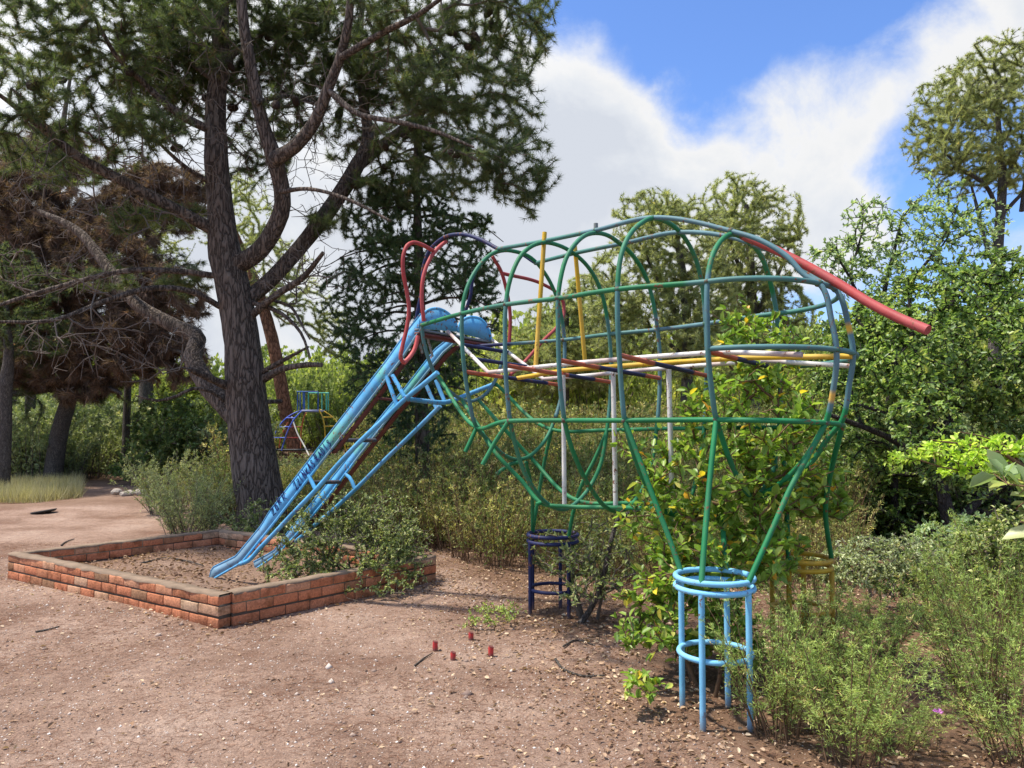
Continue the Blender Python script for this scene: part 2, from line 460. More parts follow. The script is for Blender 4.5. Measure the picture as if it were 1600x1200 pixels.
def rear_ring(a, b, xmax, n=26):
    """half ellipse round the rump from near point a to far point b, as deep as the photograph shows"""
    c = (a + b) / 2; h = (a - b) / 2
    def curve(d):
        t = np.linspace(0, PI, n)
        return c + h * np.cos(t)[:, None] + (-U) * d * np.sin(t)[:, None]
    lo, hi = .05, 1.6
    for _ in range(40):
        d = (lo + hi) / 2
        if max(proj(q)[0] for q in curve(d)) < xmax: lo = d
        else: hi = d
    return curve(lo)
ru = rear_ring(un[4], uf[4], 1311); rm = rear_ring(mn, mf, 1338); rl = rear_ring(ln[4], lf[4], 1317)
u0 = bs(659, 508, S0)
u0f = bs(742, 541, S0)
pipe('shoulder_rail', np.concatenate([[u0], un[:4], ru, uf[3::-1], [u0f]]), lambda P: np.array([
    (NAVY if (i > len(P) * .955) else teal_mix(P[i:i+1], 5, z0=(9 if i < len(P)*.33 else 2.0), z1=2.9)[0]) for i in range(len(P))]))
pipe('waist_ring', rm, lambda P: teal_mix(P, 9))
l0 = bs(682, 584, S0); l0f = bs(775, 600, S0)
pipe('flank_rail', np.concatenate([[l0], ln[:4], rl, lf[3::-1], [l0f]]), lambda P: gg(P))
# belly rails
bn = [bs(721, 624, S0), bs(745, 662, ST[0] + .16), bs(776, 710, ST[0] - .12), bs(815, 751, ST[0] - .3), bs(850, 788, ST[1] + .03), bs(880, 791, ST[1] - .1), bs(962, 793, ST[2] - .05), bs(1029, 795, ST[3] + .02)]
bf = [bs(748, 625, S0), bs(779, 660, ST[0] + .22), bs(830, 716, ST[0]), bs(905, 783, ST[1]), bs(990, 786, ST[2]), bs(1060, 788, ST[3])]
pipe('belly_rail', bn, gg); pipe('belly_rail', bf, gg)
pipe('belly_crossbar', [bs(1029,792,ST[3]), bs(1046,803,ST[3]-.03), bs(1078,801,ST[3]-.08), bs(1119,789,ST[3]-.14)], gg)
pipe('belly_crossbar', [bs(838, 788, ST[1]+.05), bs(850, 784, ST[1]+.02)], gg)
# ridge rails run on over the rump as the two meridians, down to the last hoop
def ring_at(ring, v):
    for a, b in zip(ring[:-1], ring[1:]):
        va, vb = W @ a, W @ b
        if (va - v) * (vb - v) <= 0: return a + (b - a) * ((v - va) / (vb - va + 1e-9))
    return ring[len(ring) // 2]
def meridian(pxs, v, ring3, end):
    P = [bp(x, y, W, v) for x, y in pxs]
    out = P + [ring_at(ring3[0], v), ring_at(ring3[1], v), ring_at(ring3[2], v)]
    return out + end
bot = bs(1177, 777, ST[4]); VC0 = float(W @ bot)
def ring_px(ring, x, far=False):
    """point of a rump ring that the photograph shows at column x (near or far half)"""
    xs_ = [proj(q)[0] for q in ring]; k = int(np.argmax(xs_))
    rng_ = range(len(ring) - 1, k, -1) if far else range(0, k)
    for i in rng_:
        j = i - 1 if far else i + 1
        if (xs_[i] - x) * (xs_[j] - x) <= 0: return ring[i] + (ring[j] - ring[i]) * ((x - xs_[i]) / (xs_[j] - xs_[i] + 1e-9))
    return ring[k]
kn = [ring_px(ru, 1279), ring_px(rm, 1307), ring_px(rl, 1290)]
kf = [ring_px(ru, 1305), ring_px(rm, 1333), ring_px(rl, 1312)]
vn_, vf_ = [float(W @ q) for q in kn], [float(W @ q) for q in kf]
mer_n = [bp(1187,375,W,VN), bp(1230,401,W,VN*.8+vn_[0]*.2), bp(1260,432,W,VN*.4+vn_[0]*.6), kn[0], bp(1300,505,W,(vn_[0]+vn_[1])/2), kn[1], bp(1302,608,W,(vn_[1]+vn_[2])/2), kn[2]]
mer_f = [bp(1187,386,W,VF), bp(1230,400,W,VF*.8+vf_[0]*.2), bp(1282,441,W,VF*.35+vf_[0]*.65), kf[0], bp(1326,510,W,(vf_[0]+vf_[1])/2), kf[1], bp(1327,600,W,(vf_[1]+vf_[2])/2), kf[2]]
lo_n = [bp(1275,690,W,vn_[2]), bp(1248,728,W,vn_[2]*.7+VC0*.3), bp(1214,759,W,vn_[2]*.4+VC0*.6), bot]
lo_f = [bp(1297,680,W,vf_[2]), bp(1268,722,W,vf_[2]*.7+VC0*.3), bp(1235,752,W,vf_[2]*.5+VC0*.5), bp(1203,771,W,vf_[2]*.2+VC0*.8), bot]
tm = lambda s: (lambda P: np.array([TEAL if p[2] > 1.66 and i > len(P) * .2 else (GREEN if p[2] <= 1.66 else TEAL * .6 + GREEN * .4) for i, p in enumerate(P)]))
def band(px, c0):
    def f(P):
        c = tm(1)(P)
        for i, p in enumerate(P):
            q = proj(p)
            if abs(q[1] - px[1]) < 7 and abs(q[0] - px[0]) < 14: c[i] = (.62, .36, .03)
        return c
    return f
pipe('ridge_rail', rn + mer_n + lo_n, band((1301, 621), 0), step=.03); pipe('ridge_rail', rf + mer_f + lo_f, band((1327, 516), 0), step=.03)
# tail
VC = (VN + VF) / 2
tp = [bp(1160,368,W,VC), bp(1215,392,W,VC), bp(1262,416,W,VC-.02), bp(1310,443,W,VC-.05), bp(1360,474,W,VC-.1), bp(1405,497,W,VC-.15), bp(1450,516,W,VC-.2)]
pipe('tail', tp, RED, r=.026, sides=14)
# head: navy tubes carry on from the ridges, red ears
nn = [rn[0]] + [bp(x, y, W, float(W @ rn[0])) for x, y in [(750,374),(720,366),(692,372),(671,392),(661,420),(660,448),(655,475),(649,505),(646,526)]]
nf = [rf[0]] + [bp(x, y, W, float(W @ rf[0])) for x, y in [(806,393),(776,394),(752,410),(739,435),(735,463),(727,488),(723,520)]]
pipe('head_tube', nn, NAVY); pipe('head_tube', nf, NAVY)
SE = S0 - .12
def ear(pl):
    first = None
    for q, c in pl:
        P = smooth_path([bs(x, y, SE) for x, y in q], .04)
        b = tube(P, RT * 1.05, 10, False, np.tile(c, (len(P), 1)))
        first = (first or []) + b
    return build('ear', first, PAINT, frame, True)
ear([([(677,392),(658,382),(645,379),(636,384),(631,396),(630,425),(635,452),(639,480),(636,510),(628,545),(626,560),(631,567)], RED),
     ([(697,377),(683,389),(670,408),(661,435),(659,462),(662,502)], RED * 1.15),
     ([(653,525),(648,545),(640,558),(631,567)], RED * 1.3 + .02)])
ear([([(769,400),(783,424),(791,452),(797,490),(796,535)], RED * .9),
     ([(785,427),(850,445),(868,456),(880,472),(881,490),(872,508),(850,531),(815,570),(797,586)], RED * .85)])

# deck inside the belly: rungs in the hoop planes, three long rails, ladder, posts
RG = [((727,581),(879,602)),((790,571),(954,597)),((874,563),(1031,591)),((968,555),(1104,587)),((1107,549),(1218,577))]
for k, (a, b) in enumerate(RG):
    A = bs(*a, ST[k]); B = bs(*b, ST[k])
    pat = [ORANGE, NAVY, NAVY, ORANGE] if k != 1 else [ORANGE, ORANGE, NAVY, ORANGE]
    def rc(P, pat=pat):
        t = np.linspace(0, 1, len(P)); out = []
        for q in t: out.append(pat[0] if q < .34 else pat[1] if q < .55 else pat[2] if q < .82 else pat[3])
        return np.array(out)
    pipe('rung', [A, B], rc, r=.0155, smooth=False, step=.02)
def on_rung(k, x): 
    (ax, ay), (bx, by) = RG[k]; t = (x - ax) / (bx - ax); return bs(x, ay + (by - ay) * t, ST[k])
up = np.array((0, 0, .03))
ra = [bs(763,585,ST[0])+up*.5, bs(836,574,ST[1]), bs(914,566,ST[2]), bs(1010,558,ST[3]), bs(1128,550,ST[4])]
rb = [bs(849,594,ST[0])+up*.3, bs(926,586,ST[1]), bs(1006,578,ST[2]), bs(1081,572,ST[3]), bs(1195,564,ST[4])]
yc = [bs(808,591,ST[0]), bs(880,579,ST[1]), bs(965,572,ST[2]), bs(1052,566,ST[3]), bs(1165,559,ST[4])]
def rear_to(P, dx):
    d = P[-1] - P[-2]; q = P[-1] + d * .2
    return q
va, vb, vy = (float(W @ q[4]) for q in (ra, rb, yc))
ea, eb, ey = ring_at(rm, va), ring_at(rm, vb), ring_at(rm, vy)
wr = lambda P: np.array([WHITE * (1 if mnoise.noise(Vector((p[0]*4, p[1]*4, 1))) < .12 else .6) + (0 if mnoise.noise(Vector((p[0]*4, p[1]*4, 1))) < .12 else np.array((.08, 0, 0))) for p in P])
lad_a = bs(700, 518, S0 + .02); lad_b = bs(769, 531, S0 + .02)
pipe('deck_rail', [lad_a] + ra + [ea + np.array((0, 0, -.04))], wr, r=.0155, smooth=False)
pipe('deck_rail', [lad_b] + rb + [eb + np.array((0, 0, -.04))], wr, r=.0155, smooth=False)
pipe('deck_rail', yc + [ey + np.array((0, 0, -.02))], YELLOW, r=.0165, smooth=False, label='yellow middle deck rail')
def lerp(a, b, t): return a + (b - a) * t
for t in (.34, .7):
    pipe('ladder_rung', [lerp(lad_a, ra[0], t), lerp(lad_b, rb[0], t)], NAVY, r=.016, smooth=False)
for (x0, y0, x1, y1, k) in ((880,586,882,789,1),(958,582,962,790,2),(1045,577,1050,772,3)):
    v = vb - .1 if k else vb
    s = ST[k] - .02
    pipe('deck_post', [bs(x0, y0, s), bs(x1, y1, s)], WHITE, r=.017, smooth=False)
for (x0, y0, x1, y1) in ((851,363,837,572),(898,383,914,563)):
    pipe('hanging_pole', [bs(x0, y0, ST[1] + .01), bs(x1, y1, ST[1] + .01)], YELLOW, r=.017, smooth=False)
pipe('ridge_stub', [bs(931,363,ST[2]), bs(931,349,ST[2])], np.array((.2,.22,.2)), smooth=False)

# legs: green tubes down to ring stands
def stand(name, centre, rad, ztop, zlow, colr, ang, label=None):
    st = bpy.data.objects.new(name, None); link(st, frame); st.empty_display_size = .1
    if label: st['label'] = label
    loc = np.array((centre[0], centre[1], 0)); st.location = loc - np.array(frame.location)
    def pc(P): return np.array([colr * (1 + .1 * mnoise.noise(Vector((p[0]*7, p[1]*7, p[2]*7)))) for p in P])
    for z, rr in ((ztop, RT), (ztop - .052, RT), (zlow, RT * .95)):
        t = np.linspace(0, 2 * PI, 40, endpoint=False)
        P = np.stack([centre[0] + rad * np.cos(t), centre[1] + rad * np.sin(t), np.full(40, z)], 1)
        if z == zlow: P[:, :2] = np.array(centre[:2]) + (P[:, :2] - np.array(centre[:2])) * .93
        build('ring', [(b[0] - loc, *b[1:]) for b in tube(P, rr, 10, True, pc(P))], PAINT, st, True, origin=(0, 0, 0))
    pts = []
    for a in ang:
        b = np.array((centre[0] + rad * math.cos(a), centre[1] + rad * math.sin(a), -.12)); t = b.copy(); t[2] = ztop - .06
        P = np.linspace(b, t, 40)
        cl = pc(P); k_ = np.clip((.10 - P[:, 2]) / .09, 0, 1)[:, None] * .75; cl = cl * (1 - k_) + np.array((.16, .10, .07)) * k_
        build('leg', [(q[0] - loc, *q[1:]) for q in tube(P, RT * 1.05, 10, False, cl)], PAINT, st, True, origin=(0, 0, 0))
        pts.append(np.array((b[0], b[1], ztop)))
    return st, pts
def ring_fit(px, z):
    P = np.array([bz(x, y, z) for x, y in px]); return P[:, :2].mean(0)
cb = ring_fit([(1062,1106),(1100,1142),(1138,1104),(1178,1143)], 0.0)
fr = [bz(x, y, 0)[:2] - cb for x, y in [(1062,1106),(1100,1142),(1138,1104),(1178,1143)]]
def ztop_at(c, y): 
    d = np.linalg.norm(c); return float(bd(800, y, c[1])[2])
st_b, pb = stand('leg_stand', cb, .205, ztop_at(cb, 901), ztop_at(cb, 1019), LBLUE, [math.atan2(q[1], q[0]) for q in fr], 'light blue stand under the nearest leg')
cn = bs(863, 905, U @ bz(863, 975, 0))[:2]; cn = np.array(bz(864, 966, -.03)[:2])
st_n, pn = stand('leg_stand', cn, .205, ztop_at(cn, 835), ztop_at(cn, 919), NAVY, [-2.75, -.95, 1.2, 2.5], 'dark navy stand under the front leg')
cy = (1.88, 4.98)
st_y, py_ = stand('leg_stand', cy, .19, ztop_at(cy, 872), ztop_at(cy, 950), np.array((.50, .30, .02)), [-.35, 1.1, 2.4, -2.3], 'yellow stand hidden among the leaves')
def leg(pts, foot): pipe('leg_tube', pts + [foot], gg, step=.05)
fb = lambda x, y: min(pb, key=lambda q: abs(proj(q)[0] - x))
q = [bs(976,664,ST[3]), None]
def leg_px(start, pxs, foot):
    n = len(pxs) + 1; out = [start]
    for i, (x, y) in enumerate(pxs):
        d = start[1] + (foot[1] - start[1]) * (y - proj(start)[1]) / (proj(foot)[1] - proj(start)[1] + 1e-6)
        out.append(bd(x, y, d))
    pipe('leg_tube', out + [foot], gg)
leg_px(ln[3], [(999,718),(1024,785),(1046,842)], fb(1062, 0))
leg_px(ln[4], [(1110,740),(1102,830)], fb(1097, 0))
leg_px(kn[2], [(1262,713),(1234,765),(1208,824)], fb(1178, 0))
leg_px(bs(1128, 792, ST[3] - .3), [(1130, 832)], fb(1138, 0))
fn = lambda x: min(pn, key=lambda q: abs(proj(q)[0] - x))
leg_px(lf[0], [(852,715),(843,765)], fn(845)); leg_px(lf[1], [(930,716),(908,760),(897,795)], fn(893)); leg_px(bs(822,722,ST[0]), [(830,760)], fn(835))
fy = lambda x: min(py_, key=lambda q: abs(proj(q)[0] - x))
leg_px(rl[14], [(1301,725),(1290,790)], fy(1285)); leg_px(lf[4], [(1226,740)], fy(1235)); leg_px(lf[4]+U*.05, [(1213,760)], fy(1200))
# cut tubes of the missing leg
pipe('cut_tube', [ln[0], bs(727,706,ST[0]+.04)], gg, smooth=False)
pipe('cut_tube', [ln[1], bs(774,690,ST[1]+.1), bs(754,726,ST[1]+.16)], gg, smooth=False)
pipe('cut_tube', [bs(812,722,ST[0]-.02), bs(798,725,ST[0]), bs(776,741,ST[0]+.06)], gg)

# lumpy welds where the tubes cross
bm = bmesh.new(); bmesh.ops.create_icosphere(bm, subdivisions=2, radius=1.0)
for v in bm.verts: v.co *= 1 + .22 * mnoise.noise(v.co * 2.3)
wm = bpy.data.meshes.new('weld_bead'); bm.to_mesh(wm); bm.free(); wm.materials.append(PAINT)
ca_ = wm.attributes.new('col', 'FLOAT_COLOR', 'POINT')
for i_, d_ in enumerate(ca_.data): d_.color = (.10, .06, .035, 1) if mnoise.noise(wm.vertices[i_].co * 1.7) > .05 else (.03, .15, .09, 1)
for p_ in wm.polygons: p_.use_smooth = True
for q in rn + rf + un + uf + ln + lf + [mn, mf] + kn + kf + [u0, l0]:
    o = bpy.data.objects.new('weld_bead', wm); link(o, frame); o.location = q - np.array(frame.location)
    s_ = RT * random.uniform(1.15, 1.4); o.scale = (s_, s_, s_ * random.uniform(.9, 1.3)); o.rotation_euler = (random.random() * 3, random.random() * 3, random.random() * 3)

# ------------------------------------------------------------------ the slide (sub-parts of one part)
slide = bpy.data.objects.new('slide', None); link(slide, frame); slide['label'] = 'weathered blue slide with two narrow chutes'
Tt = bs(657, 500, S0 + .02); Bb = bz(327, 914, 0.0)
U2 = (Bb - Tt) * np.array((1, 1, 0)); U2 /= np.linalg.norm(U2)
W2 = np.array((U2[1], -U2[0], 0))
VS = float(W2 @ Tt); GAP = .52
def sub(name, blocks, label=None, smooth=False):
    loc = np.array(frame.location)
    o = build(name, [(b[0] - loc, *b[1:]) for b in blocks], PAINT, slide, smooth, origin=(0, 0, 0))
    if label: o['label'] = label
    return o
def s2(x, y, v): return bp(x, y, W2, v)
def colored(P, c, s=0):
    return np.array([c * (1 + .25 * mnoise.noise(Vector((p[0]*2.2+s, p[1]*2.2, p[2]*2.2)))) for p in P])
def resample(px, n):
    px = np.array(px, float); d = np.concatenate([[0], np.cumsum(np.linalg.norm(np.diff(px, axis=0), axis=1))]); t = np.linspace(0, d[-1], n)
    return np.stack([np.interp(t, d, px[:, 0]), np.interp(t, d, px[:, 1])], 1)
def ribbon(A, B, c):
    n = len(A); V = np.concatenate([A, B]); i = np.arange(n - 1)
    return (V, np.stack([i, i + 1, i + 1 + n, i + n], -1), None, c(V))
def slab(A, B, off, c):
    """sheet between two edge lines with thickness 'off'"""
    n = len(A); V = np.concatenate([A, B, A + off, B + off]); i = np.arange(n - 1)
    f = [np.stack([i, i+1, i+1+n, i+n], -1), np.stack([i+2*n, i+3*n, i+1+3*n, i+1+2*n], -1), np.stack([i, i+2*n, i+1+2*n, i+1], -1), np.stack([i+n, i+1+n, i+1+3*n, i+3*n], -1),
         np.array([[0, n, 3*n, 2*n], [n-1, 3*n-1, 4*n-1, 2*n-1]])]
    return (V, np.concatenate(f), None, c(V))
def patch(V):
    out = []
    for p in V:
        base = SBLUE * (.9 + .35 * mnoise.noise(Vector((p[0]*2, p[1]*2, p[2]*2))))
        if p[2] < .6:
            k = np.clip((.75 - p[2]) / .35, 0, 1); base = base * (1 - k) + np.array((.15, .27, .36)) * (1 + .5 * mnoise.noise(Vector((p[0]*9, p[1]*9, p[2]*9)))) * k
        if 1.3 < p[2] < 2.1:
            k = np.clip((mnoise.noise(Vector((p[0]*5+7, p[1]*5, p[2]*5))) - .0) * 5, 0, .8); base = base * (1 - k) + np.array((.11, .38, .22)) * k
        out.append(base)
    return np.array(out)
def chute(up_px, lo_px, v, n, nm, label):
    upx = resample(up_px, n); lpx = resample(lo_px, n)
    A = np.array([s2(x, y, v) for x, y in upx]); B = np.array([s2(x, y, v) for x, y in lpx])
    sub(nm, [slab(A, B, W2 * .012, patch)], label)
    # rolled lips along both edges and the underside board
    sub('lip', tube(A + W2 * .004, .007, 6, False, colored(A, SBLUE * .8)), smooth=True)
    sub('lip', tube(B + W2 * .004, .011, 8, False, np.array([np.array((.16,.30,.36)) if q[2] > 1.2 else SBLUE * 1.1 for q in B])), smooth=True)
    return A, B
near_up = [(657,490),(641,510),(630,525),(604,562),(512,680),(420,800),(407,822),(368,869),(331,887),(326,904),(326,914)]
near_lo = [(662,507),(648,528),(627,561),(534,681),(443,797),(427,818),(379,877),(374,881),(334,904),(331,913)]
A1, B1 = chute(near_up, near_lo, VS, 90, 'chute', 'near chute with scrawled writing')
far_up = [(703,527),(680,545),(630,609),(603,641),(567,686),(548,709),(489,783),(453,827),(428,860),(420,865),(396,878)]
far_lo = [(713,533),(692,551),(645,609),(616,641),(581,686),(563,709),(507,783),(470,827),(441,858),(430,868),(398,890)]
A2, B2 = chute(far_up, far_lo, VS + GAP, 90, 'chute', 'far chute')
def board(B, i0, i1, w, nm):
    dn = np.array((0, 0, -.018)); P = B[i0:i1] + dn
    sub(nm, [slab(P + W2 * .02, P + W2 * (.02 + w), np.array((0, 0, -.02)), lambda V: colored(V, MAROON, 3))])
board(B1, 3, 42, .055, 'bed_board'); board(B2, 1, 78, .06, 'bed_board')
def bars(px, v0, v1, c, r=.02, nm='support_rail', sm=True):
    n = len(px); P = [s2(x, y, v0 + (v1 - v0) * i / max(1, n - 1)) for i, (x, y) in enumerate(px)]
    P = smooth_path(P, .06) if sm else np.linspace(P[0], P[-1], 12)
    sub(nm, tube(P, r, 9, False, colored(P, c)), smooth=True); return P
bars([(684,582),(660,602),(636,621),(600,655),(572,681),(530,724),(494,765),(460,800),(430,832),(405,858),(388,876),(376,881)], VS, VS, SBLUE * .9, .021)
bars([(688,634),(650,672),(600,720),(555,765),(520,797),(490,822),(462,846)], VS + GAP, VS + GAP, SBLUE * .75, .02)
bars([(634,623),(664,627),(694,629),(714,623),(742,612),(770,601)], VS, VS + GAP * 1.9, SBLUE * .85, .021, 'jaw_rail')
for a, b, v in (((604,588),(621,636),VS),((613,586),(632,620),VS),((482,742),(494,767),VS),((665,600),(682,638),VS+GAP),((681,594),(694,626),VS+GAP)):
    bars([a, b], v, v, SBLUE * 1.05, .018, 'strut', False)
bars([(540,741),(546,746),(555,765)], VS + GAP, VS + GAP, SBLUE, .018, 'strut')
STEEL = np.array((.05, .055, .065))
for a, b in (((531,688),(587,688)),((477,754),(531,753))):
    P = np.linspace(s2(*a, VS + .03), s2(*b, VS + GAP), 8); sub('crossbar', tube(P, .019, 4, False, colored(P, STEEL)))
P = np.linspace(s2(590,622,VS+.03), s2(640,628,VS+GAP), 8); sub('crossbar', tube(P, .012, 6, False, colored(P, MAROON)))
# double-humped blue plate over the top of the two chutes
SH = S0 + .03
def hump(px):
    P = [bs(x, y, SH) for x, y in px]; n = len(P)
    Q = np.array(smooth_path(P, .03)); m = len(Q)
    base = np.array([Q[0] + (Q[-1] - Q[0]) * i / (m - 1) for i in range(m)]) + np.array((0, 0, -.012))
    sub('head_plate', [slab(Q, base, U * .010, lambda V: colored(V, SBLUE * 1.05, 5))])
    sub('plate_rim', tube(Q + U * .005, .0105, 8, False, colored(Q, SBLUE * 1.25)), smooth=True)
hump([(655,511),(657,497),(664,488),(676,482),(690,483),(702,490),(711,501),(716,516)])
hump([(716,517),(719,505),(728,497),(741,495),(753,499),(761,508),(766,519),(768,531)])
e0 = bs(654, 513, SH); e1 = bs(769, 533, SH)
P = np.linspace(e0, e1, 10); sub('plate_edge', [slab(P, P + np.array((0, 0, -.018)), U * .1, lambda V: colored(V, np.array((.16, .20, .22))))])
P2 = P + np.array((0, 0, -.03)); sub('platform_board', [slab(P2, P2 + np.array((0, 0, -.025)), U * .12, lambda V: colored(V, MAROON * 1.2))])
for x, y in ((652, 530), (668, 535)):
    Pp = np.linspace(bs(x, y - 8, SH + .1), bs(x + 8, y + 22, SH + .12), 5); sub('strut', tube(Pp, .012, 6, False, colored(Pp, np.array((.3, .34, .32)))))

# scrawled writing on the near chute panel
INK = flat_mat('felt_pen', (.01, .015, .09), (.015, .02, .14))
GL = {'Z': [[(0,1),(.8,1),(0,0),(.8,0)]], 'I': [[(.2,1),(.2,0)]], 'N': [[(0,0),(0,1),(.7,0),(.7,1)]], 'K': [[(0,1),(0,0)],[(.7,1),(0,.45),(.7,0)]],
      'E': [[(.7,1),(0,1),(0,0),(.7,0)],[(0,.5),(.55,.5)]], 'S': [[(.7,.9),(.3,1),(.05,.75),(.6,.35),(.35,0),(0,.1)]], 'R': [[(0,0),(0,1),(.55,.9),(.5,.55),(0,.5),(.65,0)]],
      'A': [[(0,0),(.4,1),(.8,0)],[(.15,.4),(.62,.4)]], 'D': [[(0,0),(0,1),(.5,.85),(.65,.5),(.45,.1),(0,0)]], 'O': [[(.35,1),(.05,.6),(.2,.05),(.55,.1),(.7,.6),(.35,1)]],
      ':': [[(.2,.75),(.24,.68)],[(.2,.3),(.24,.23)]], '.': [[(.2,.1),(.26,.04)]], 'B': [[(0,0),(0,1),(.5,.85),(.45,.6),(0,.52),(.6,.35),(.5,.05),(0,0)]]}
def write(txt, pa, pb_, hgt, adv):
    """strokes from pa to pb_ (pixel ends of the text's base line on the panel plane)"""
    a = s2(*pa, VS) - W2 * .006; b = s2(*pb_, VS) - W2 * .006
    d = (b - a); tot = sum(.45 if ch in ':. ' else 1 for ch in txt); step = d / tot; w = np.linalg.norm(step)
    dv = d / np.linalg.norm(d); nrm = np.cross(dv, -W2); nrm = nrm if nrm[2] > 0 else -nrm
    bl = []; x = 0.0
    for i, ch in enumerate(txt):
        for st in GL.get(ch, []):
            pts = [a + dv * (x + px * w * .8 + .02 * w * math.sin(i * 5)) + nrm * hgt * (py * (.9 + .15 * math.sin(i * 2.3)) + .06) for px, py in st]
            P = []
            for p, q_ in zip(pts[:-1], pts[1:]): P += list(np.linspace(p, q_, 5))
            bl += tube(np.array(P), .0042, 4, False)
        x += w * (.45 if ch in ':. ' else 1)
    loc = np.array(frame.location)
    build('graffiti', [(q[0] - loc, *q[1:]) for q in bl], INK, slide, origin=(0, 0, 0))
write('.ZZINKAS:RADIS.', (463, 768), (523, 690), .085, 0)
write('RK', (437, 789), (452, 776), .07, 0)
write('ZO', (428, 806), (440, 793), .07, 0)
# ------------------------------------------------------------------ world, sun, render settings
SUN_EL, SUN_AZ = math.radians(66), math.radians(268)       # azimuth clockwise from +Y (view direction)
sc = bpy.context.scene
sc.view_settings.view_transform = 'Standard'; sc.view_settings.look = 'None'; sc.view_settings.exposure = EXPOSURE; sc.view_settings.gamma = 1
w = bpy.data.worlds.new('World'); sc.world = w; w.use_nodes = True
nt = w.node_tree; nd = nt.nodes; lk = nt.links; nd.clear()
sky = nd.new('ShaderNodeTexSky'); sky.sky_type = 'NISHITA'; sky.sun_disc = False
sky.sun_elevation = SUN_EL; sky.sun_rotation = SUN_AZ; sky.air_density = 1.0; sky.dust_density = .6; sky.ozone_density = 1.6
tc = nd.new('ShaderNodeTexCoord')
# cloud sheet: direction projected on a flat layer overhead, fractal noise, denser banks in some bearings
sep = nd.new('ShaderNodeSeparateXYZ'); lk.new(tc.outputs['Generated'], sep.inputs[0])
def mth(op, a, b=None, clamp=False):
    m = nd.new('ShaderNodeMath'); m.operation = op; m.use_clamp = clamp
    for s, v in zip(m.inputs, (a, b)):
        if v is None: continue
        if isinstance(v, (int, float)): s.default_value = v
        else: lk.new(v, s)
    return m.outputs[0]
zc = mth('ADD', mth('MAXIMUM', sep.outputs['Z'], 0.0), .16)
cmb = nd.new('ShaderNodeCombineXYZ')
lk.new(mth('DIVIDE', sep.outputs['X'], zc), cmb.inputs[0]); lk.new(mth('DIVIDE', sep.outputs['Y'], zc), cmb.inputs[1])
def cn(scale, detail, rough, off, dist=0.0):
    mp = nd.new('ShaderNodeMapping'); mp.inputs['Location'].default_value = off; lk.new(tc.outputs['Generated'], mp.inputs['Vector'])
    n = nd.new('ShaderNodeTexNoise'); n.inputs['Scale'].default_value = scale; n.inputs['Detail'].default_value = detail
    n.inputs['Roughness'].default_value = rough; n.inputs['Distortion'].default_value = dist; lk.new(mp.outputs[0], n.inputs['Vector']); return n.outputs['Fac']
big = cn(3.2, 8, .55, CL1, .2)
fine = cn(8.0, 10, .62, (.4, 2.2, 5), .3)
def bank(px, py, rad, amt):
    d = ray(px, py); d = d / np.linalg.norm(d)
    v = nd.new('ShaderNodeVectorMath'); v.operation = 'DOT_PRODUCT'; v.inputs[1].default_value = tuple(d); lk.new(tc.outputs['Generated'], v.inputs[0])
    mr = nd.new('ShaderNodeMapRange'); mr.interpolation_type = 'SMOOTHERSTEP'
    mr.inputs[1].default_value = math.cos(rad); mr.inputs[2].default_value = 1.0; mr.inputs[3].default_value = 0; mr.inputs[4].default_value = amt
    lk.new(v.outputs['Value'], mr.inputs[0]); return mr.outputs[0]
s = mth('ADD', mth('ADD', mth('MULTIPLY', big, 1.15), mth('MULTIPLY', fine, .85)), -.42)
for b in BANKS: s = mth('ADD', s, bank(*b))
dens = nd.new('ShaderNodeMapRange'); dens.interpolation_type = 'SMOOTHSTEP'
dens.inputs[1].default_value = .46; dens.inputs[2].default_value = .86; lk.new(s, dens.inputs[0])
thick = nd.new('ShaderNodeMapRange'); thick.inputs[1].default_value = .6; thick.inputs[2].default_value = 1.15; lk.new(s, thick.inputs[0])
cr = ramp(nd, [(0, (.86, .92, 1.02)), (.4, (1.0, 1.0, 1.0)), (.7, (.86, .895, .95)), (1, (.74, .785, .87))]); lk.new(thick.outputs[0], cr.inputs['Fac'])
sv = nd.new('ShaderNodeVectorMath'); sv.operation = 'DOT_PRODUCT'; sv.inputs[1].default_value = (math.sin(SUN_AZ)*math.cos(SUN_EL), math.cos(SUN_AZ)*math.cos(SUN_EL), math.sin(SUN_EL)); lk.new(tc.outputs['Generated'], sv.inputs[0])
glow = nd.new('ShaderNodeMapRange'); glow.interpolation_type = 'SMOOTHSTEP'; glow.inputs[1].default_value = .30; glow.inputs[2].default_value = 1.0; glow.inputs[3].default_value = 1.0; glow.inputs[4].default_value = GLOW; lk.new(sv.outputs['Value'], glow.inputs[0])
skyb = mixc(nd, lk, 1.0, sky.outputs['Color'], SKYMUL, 'MULTIPLY')
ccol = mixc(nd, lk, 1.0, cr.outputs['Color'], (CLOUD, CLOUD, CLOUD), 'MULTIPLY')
# extra glow added to the cloud round the sun, as soft fill light
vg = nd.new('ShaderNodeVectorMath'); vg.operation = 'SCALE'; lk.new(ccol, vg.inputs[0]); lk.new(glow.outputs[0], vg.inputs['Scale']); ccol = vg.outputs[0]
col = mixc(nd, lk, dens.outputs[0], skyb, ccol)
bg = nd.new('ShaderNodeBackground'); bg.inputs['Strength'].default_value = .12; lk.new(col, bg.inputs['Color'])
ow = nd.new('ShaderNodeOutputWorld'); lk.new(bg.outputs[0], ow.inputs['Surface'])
sd = bpy.data.lights.new('sun', 'SUN'); sd.energy = SUNE; sd.angle = math.radians(SUNANG); sd.color = (1.0, .93, .82)
so = bpy.data.objects.new('sun', sd); C.objects.link(so)
dv = Vector((math.sin(SUN_AZ) * math.cos(SUN_EL), math.cos(SUN_AZ) * math.cos(SUN_EL), math.sin(SUN_EL)))
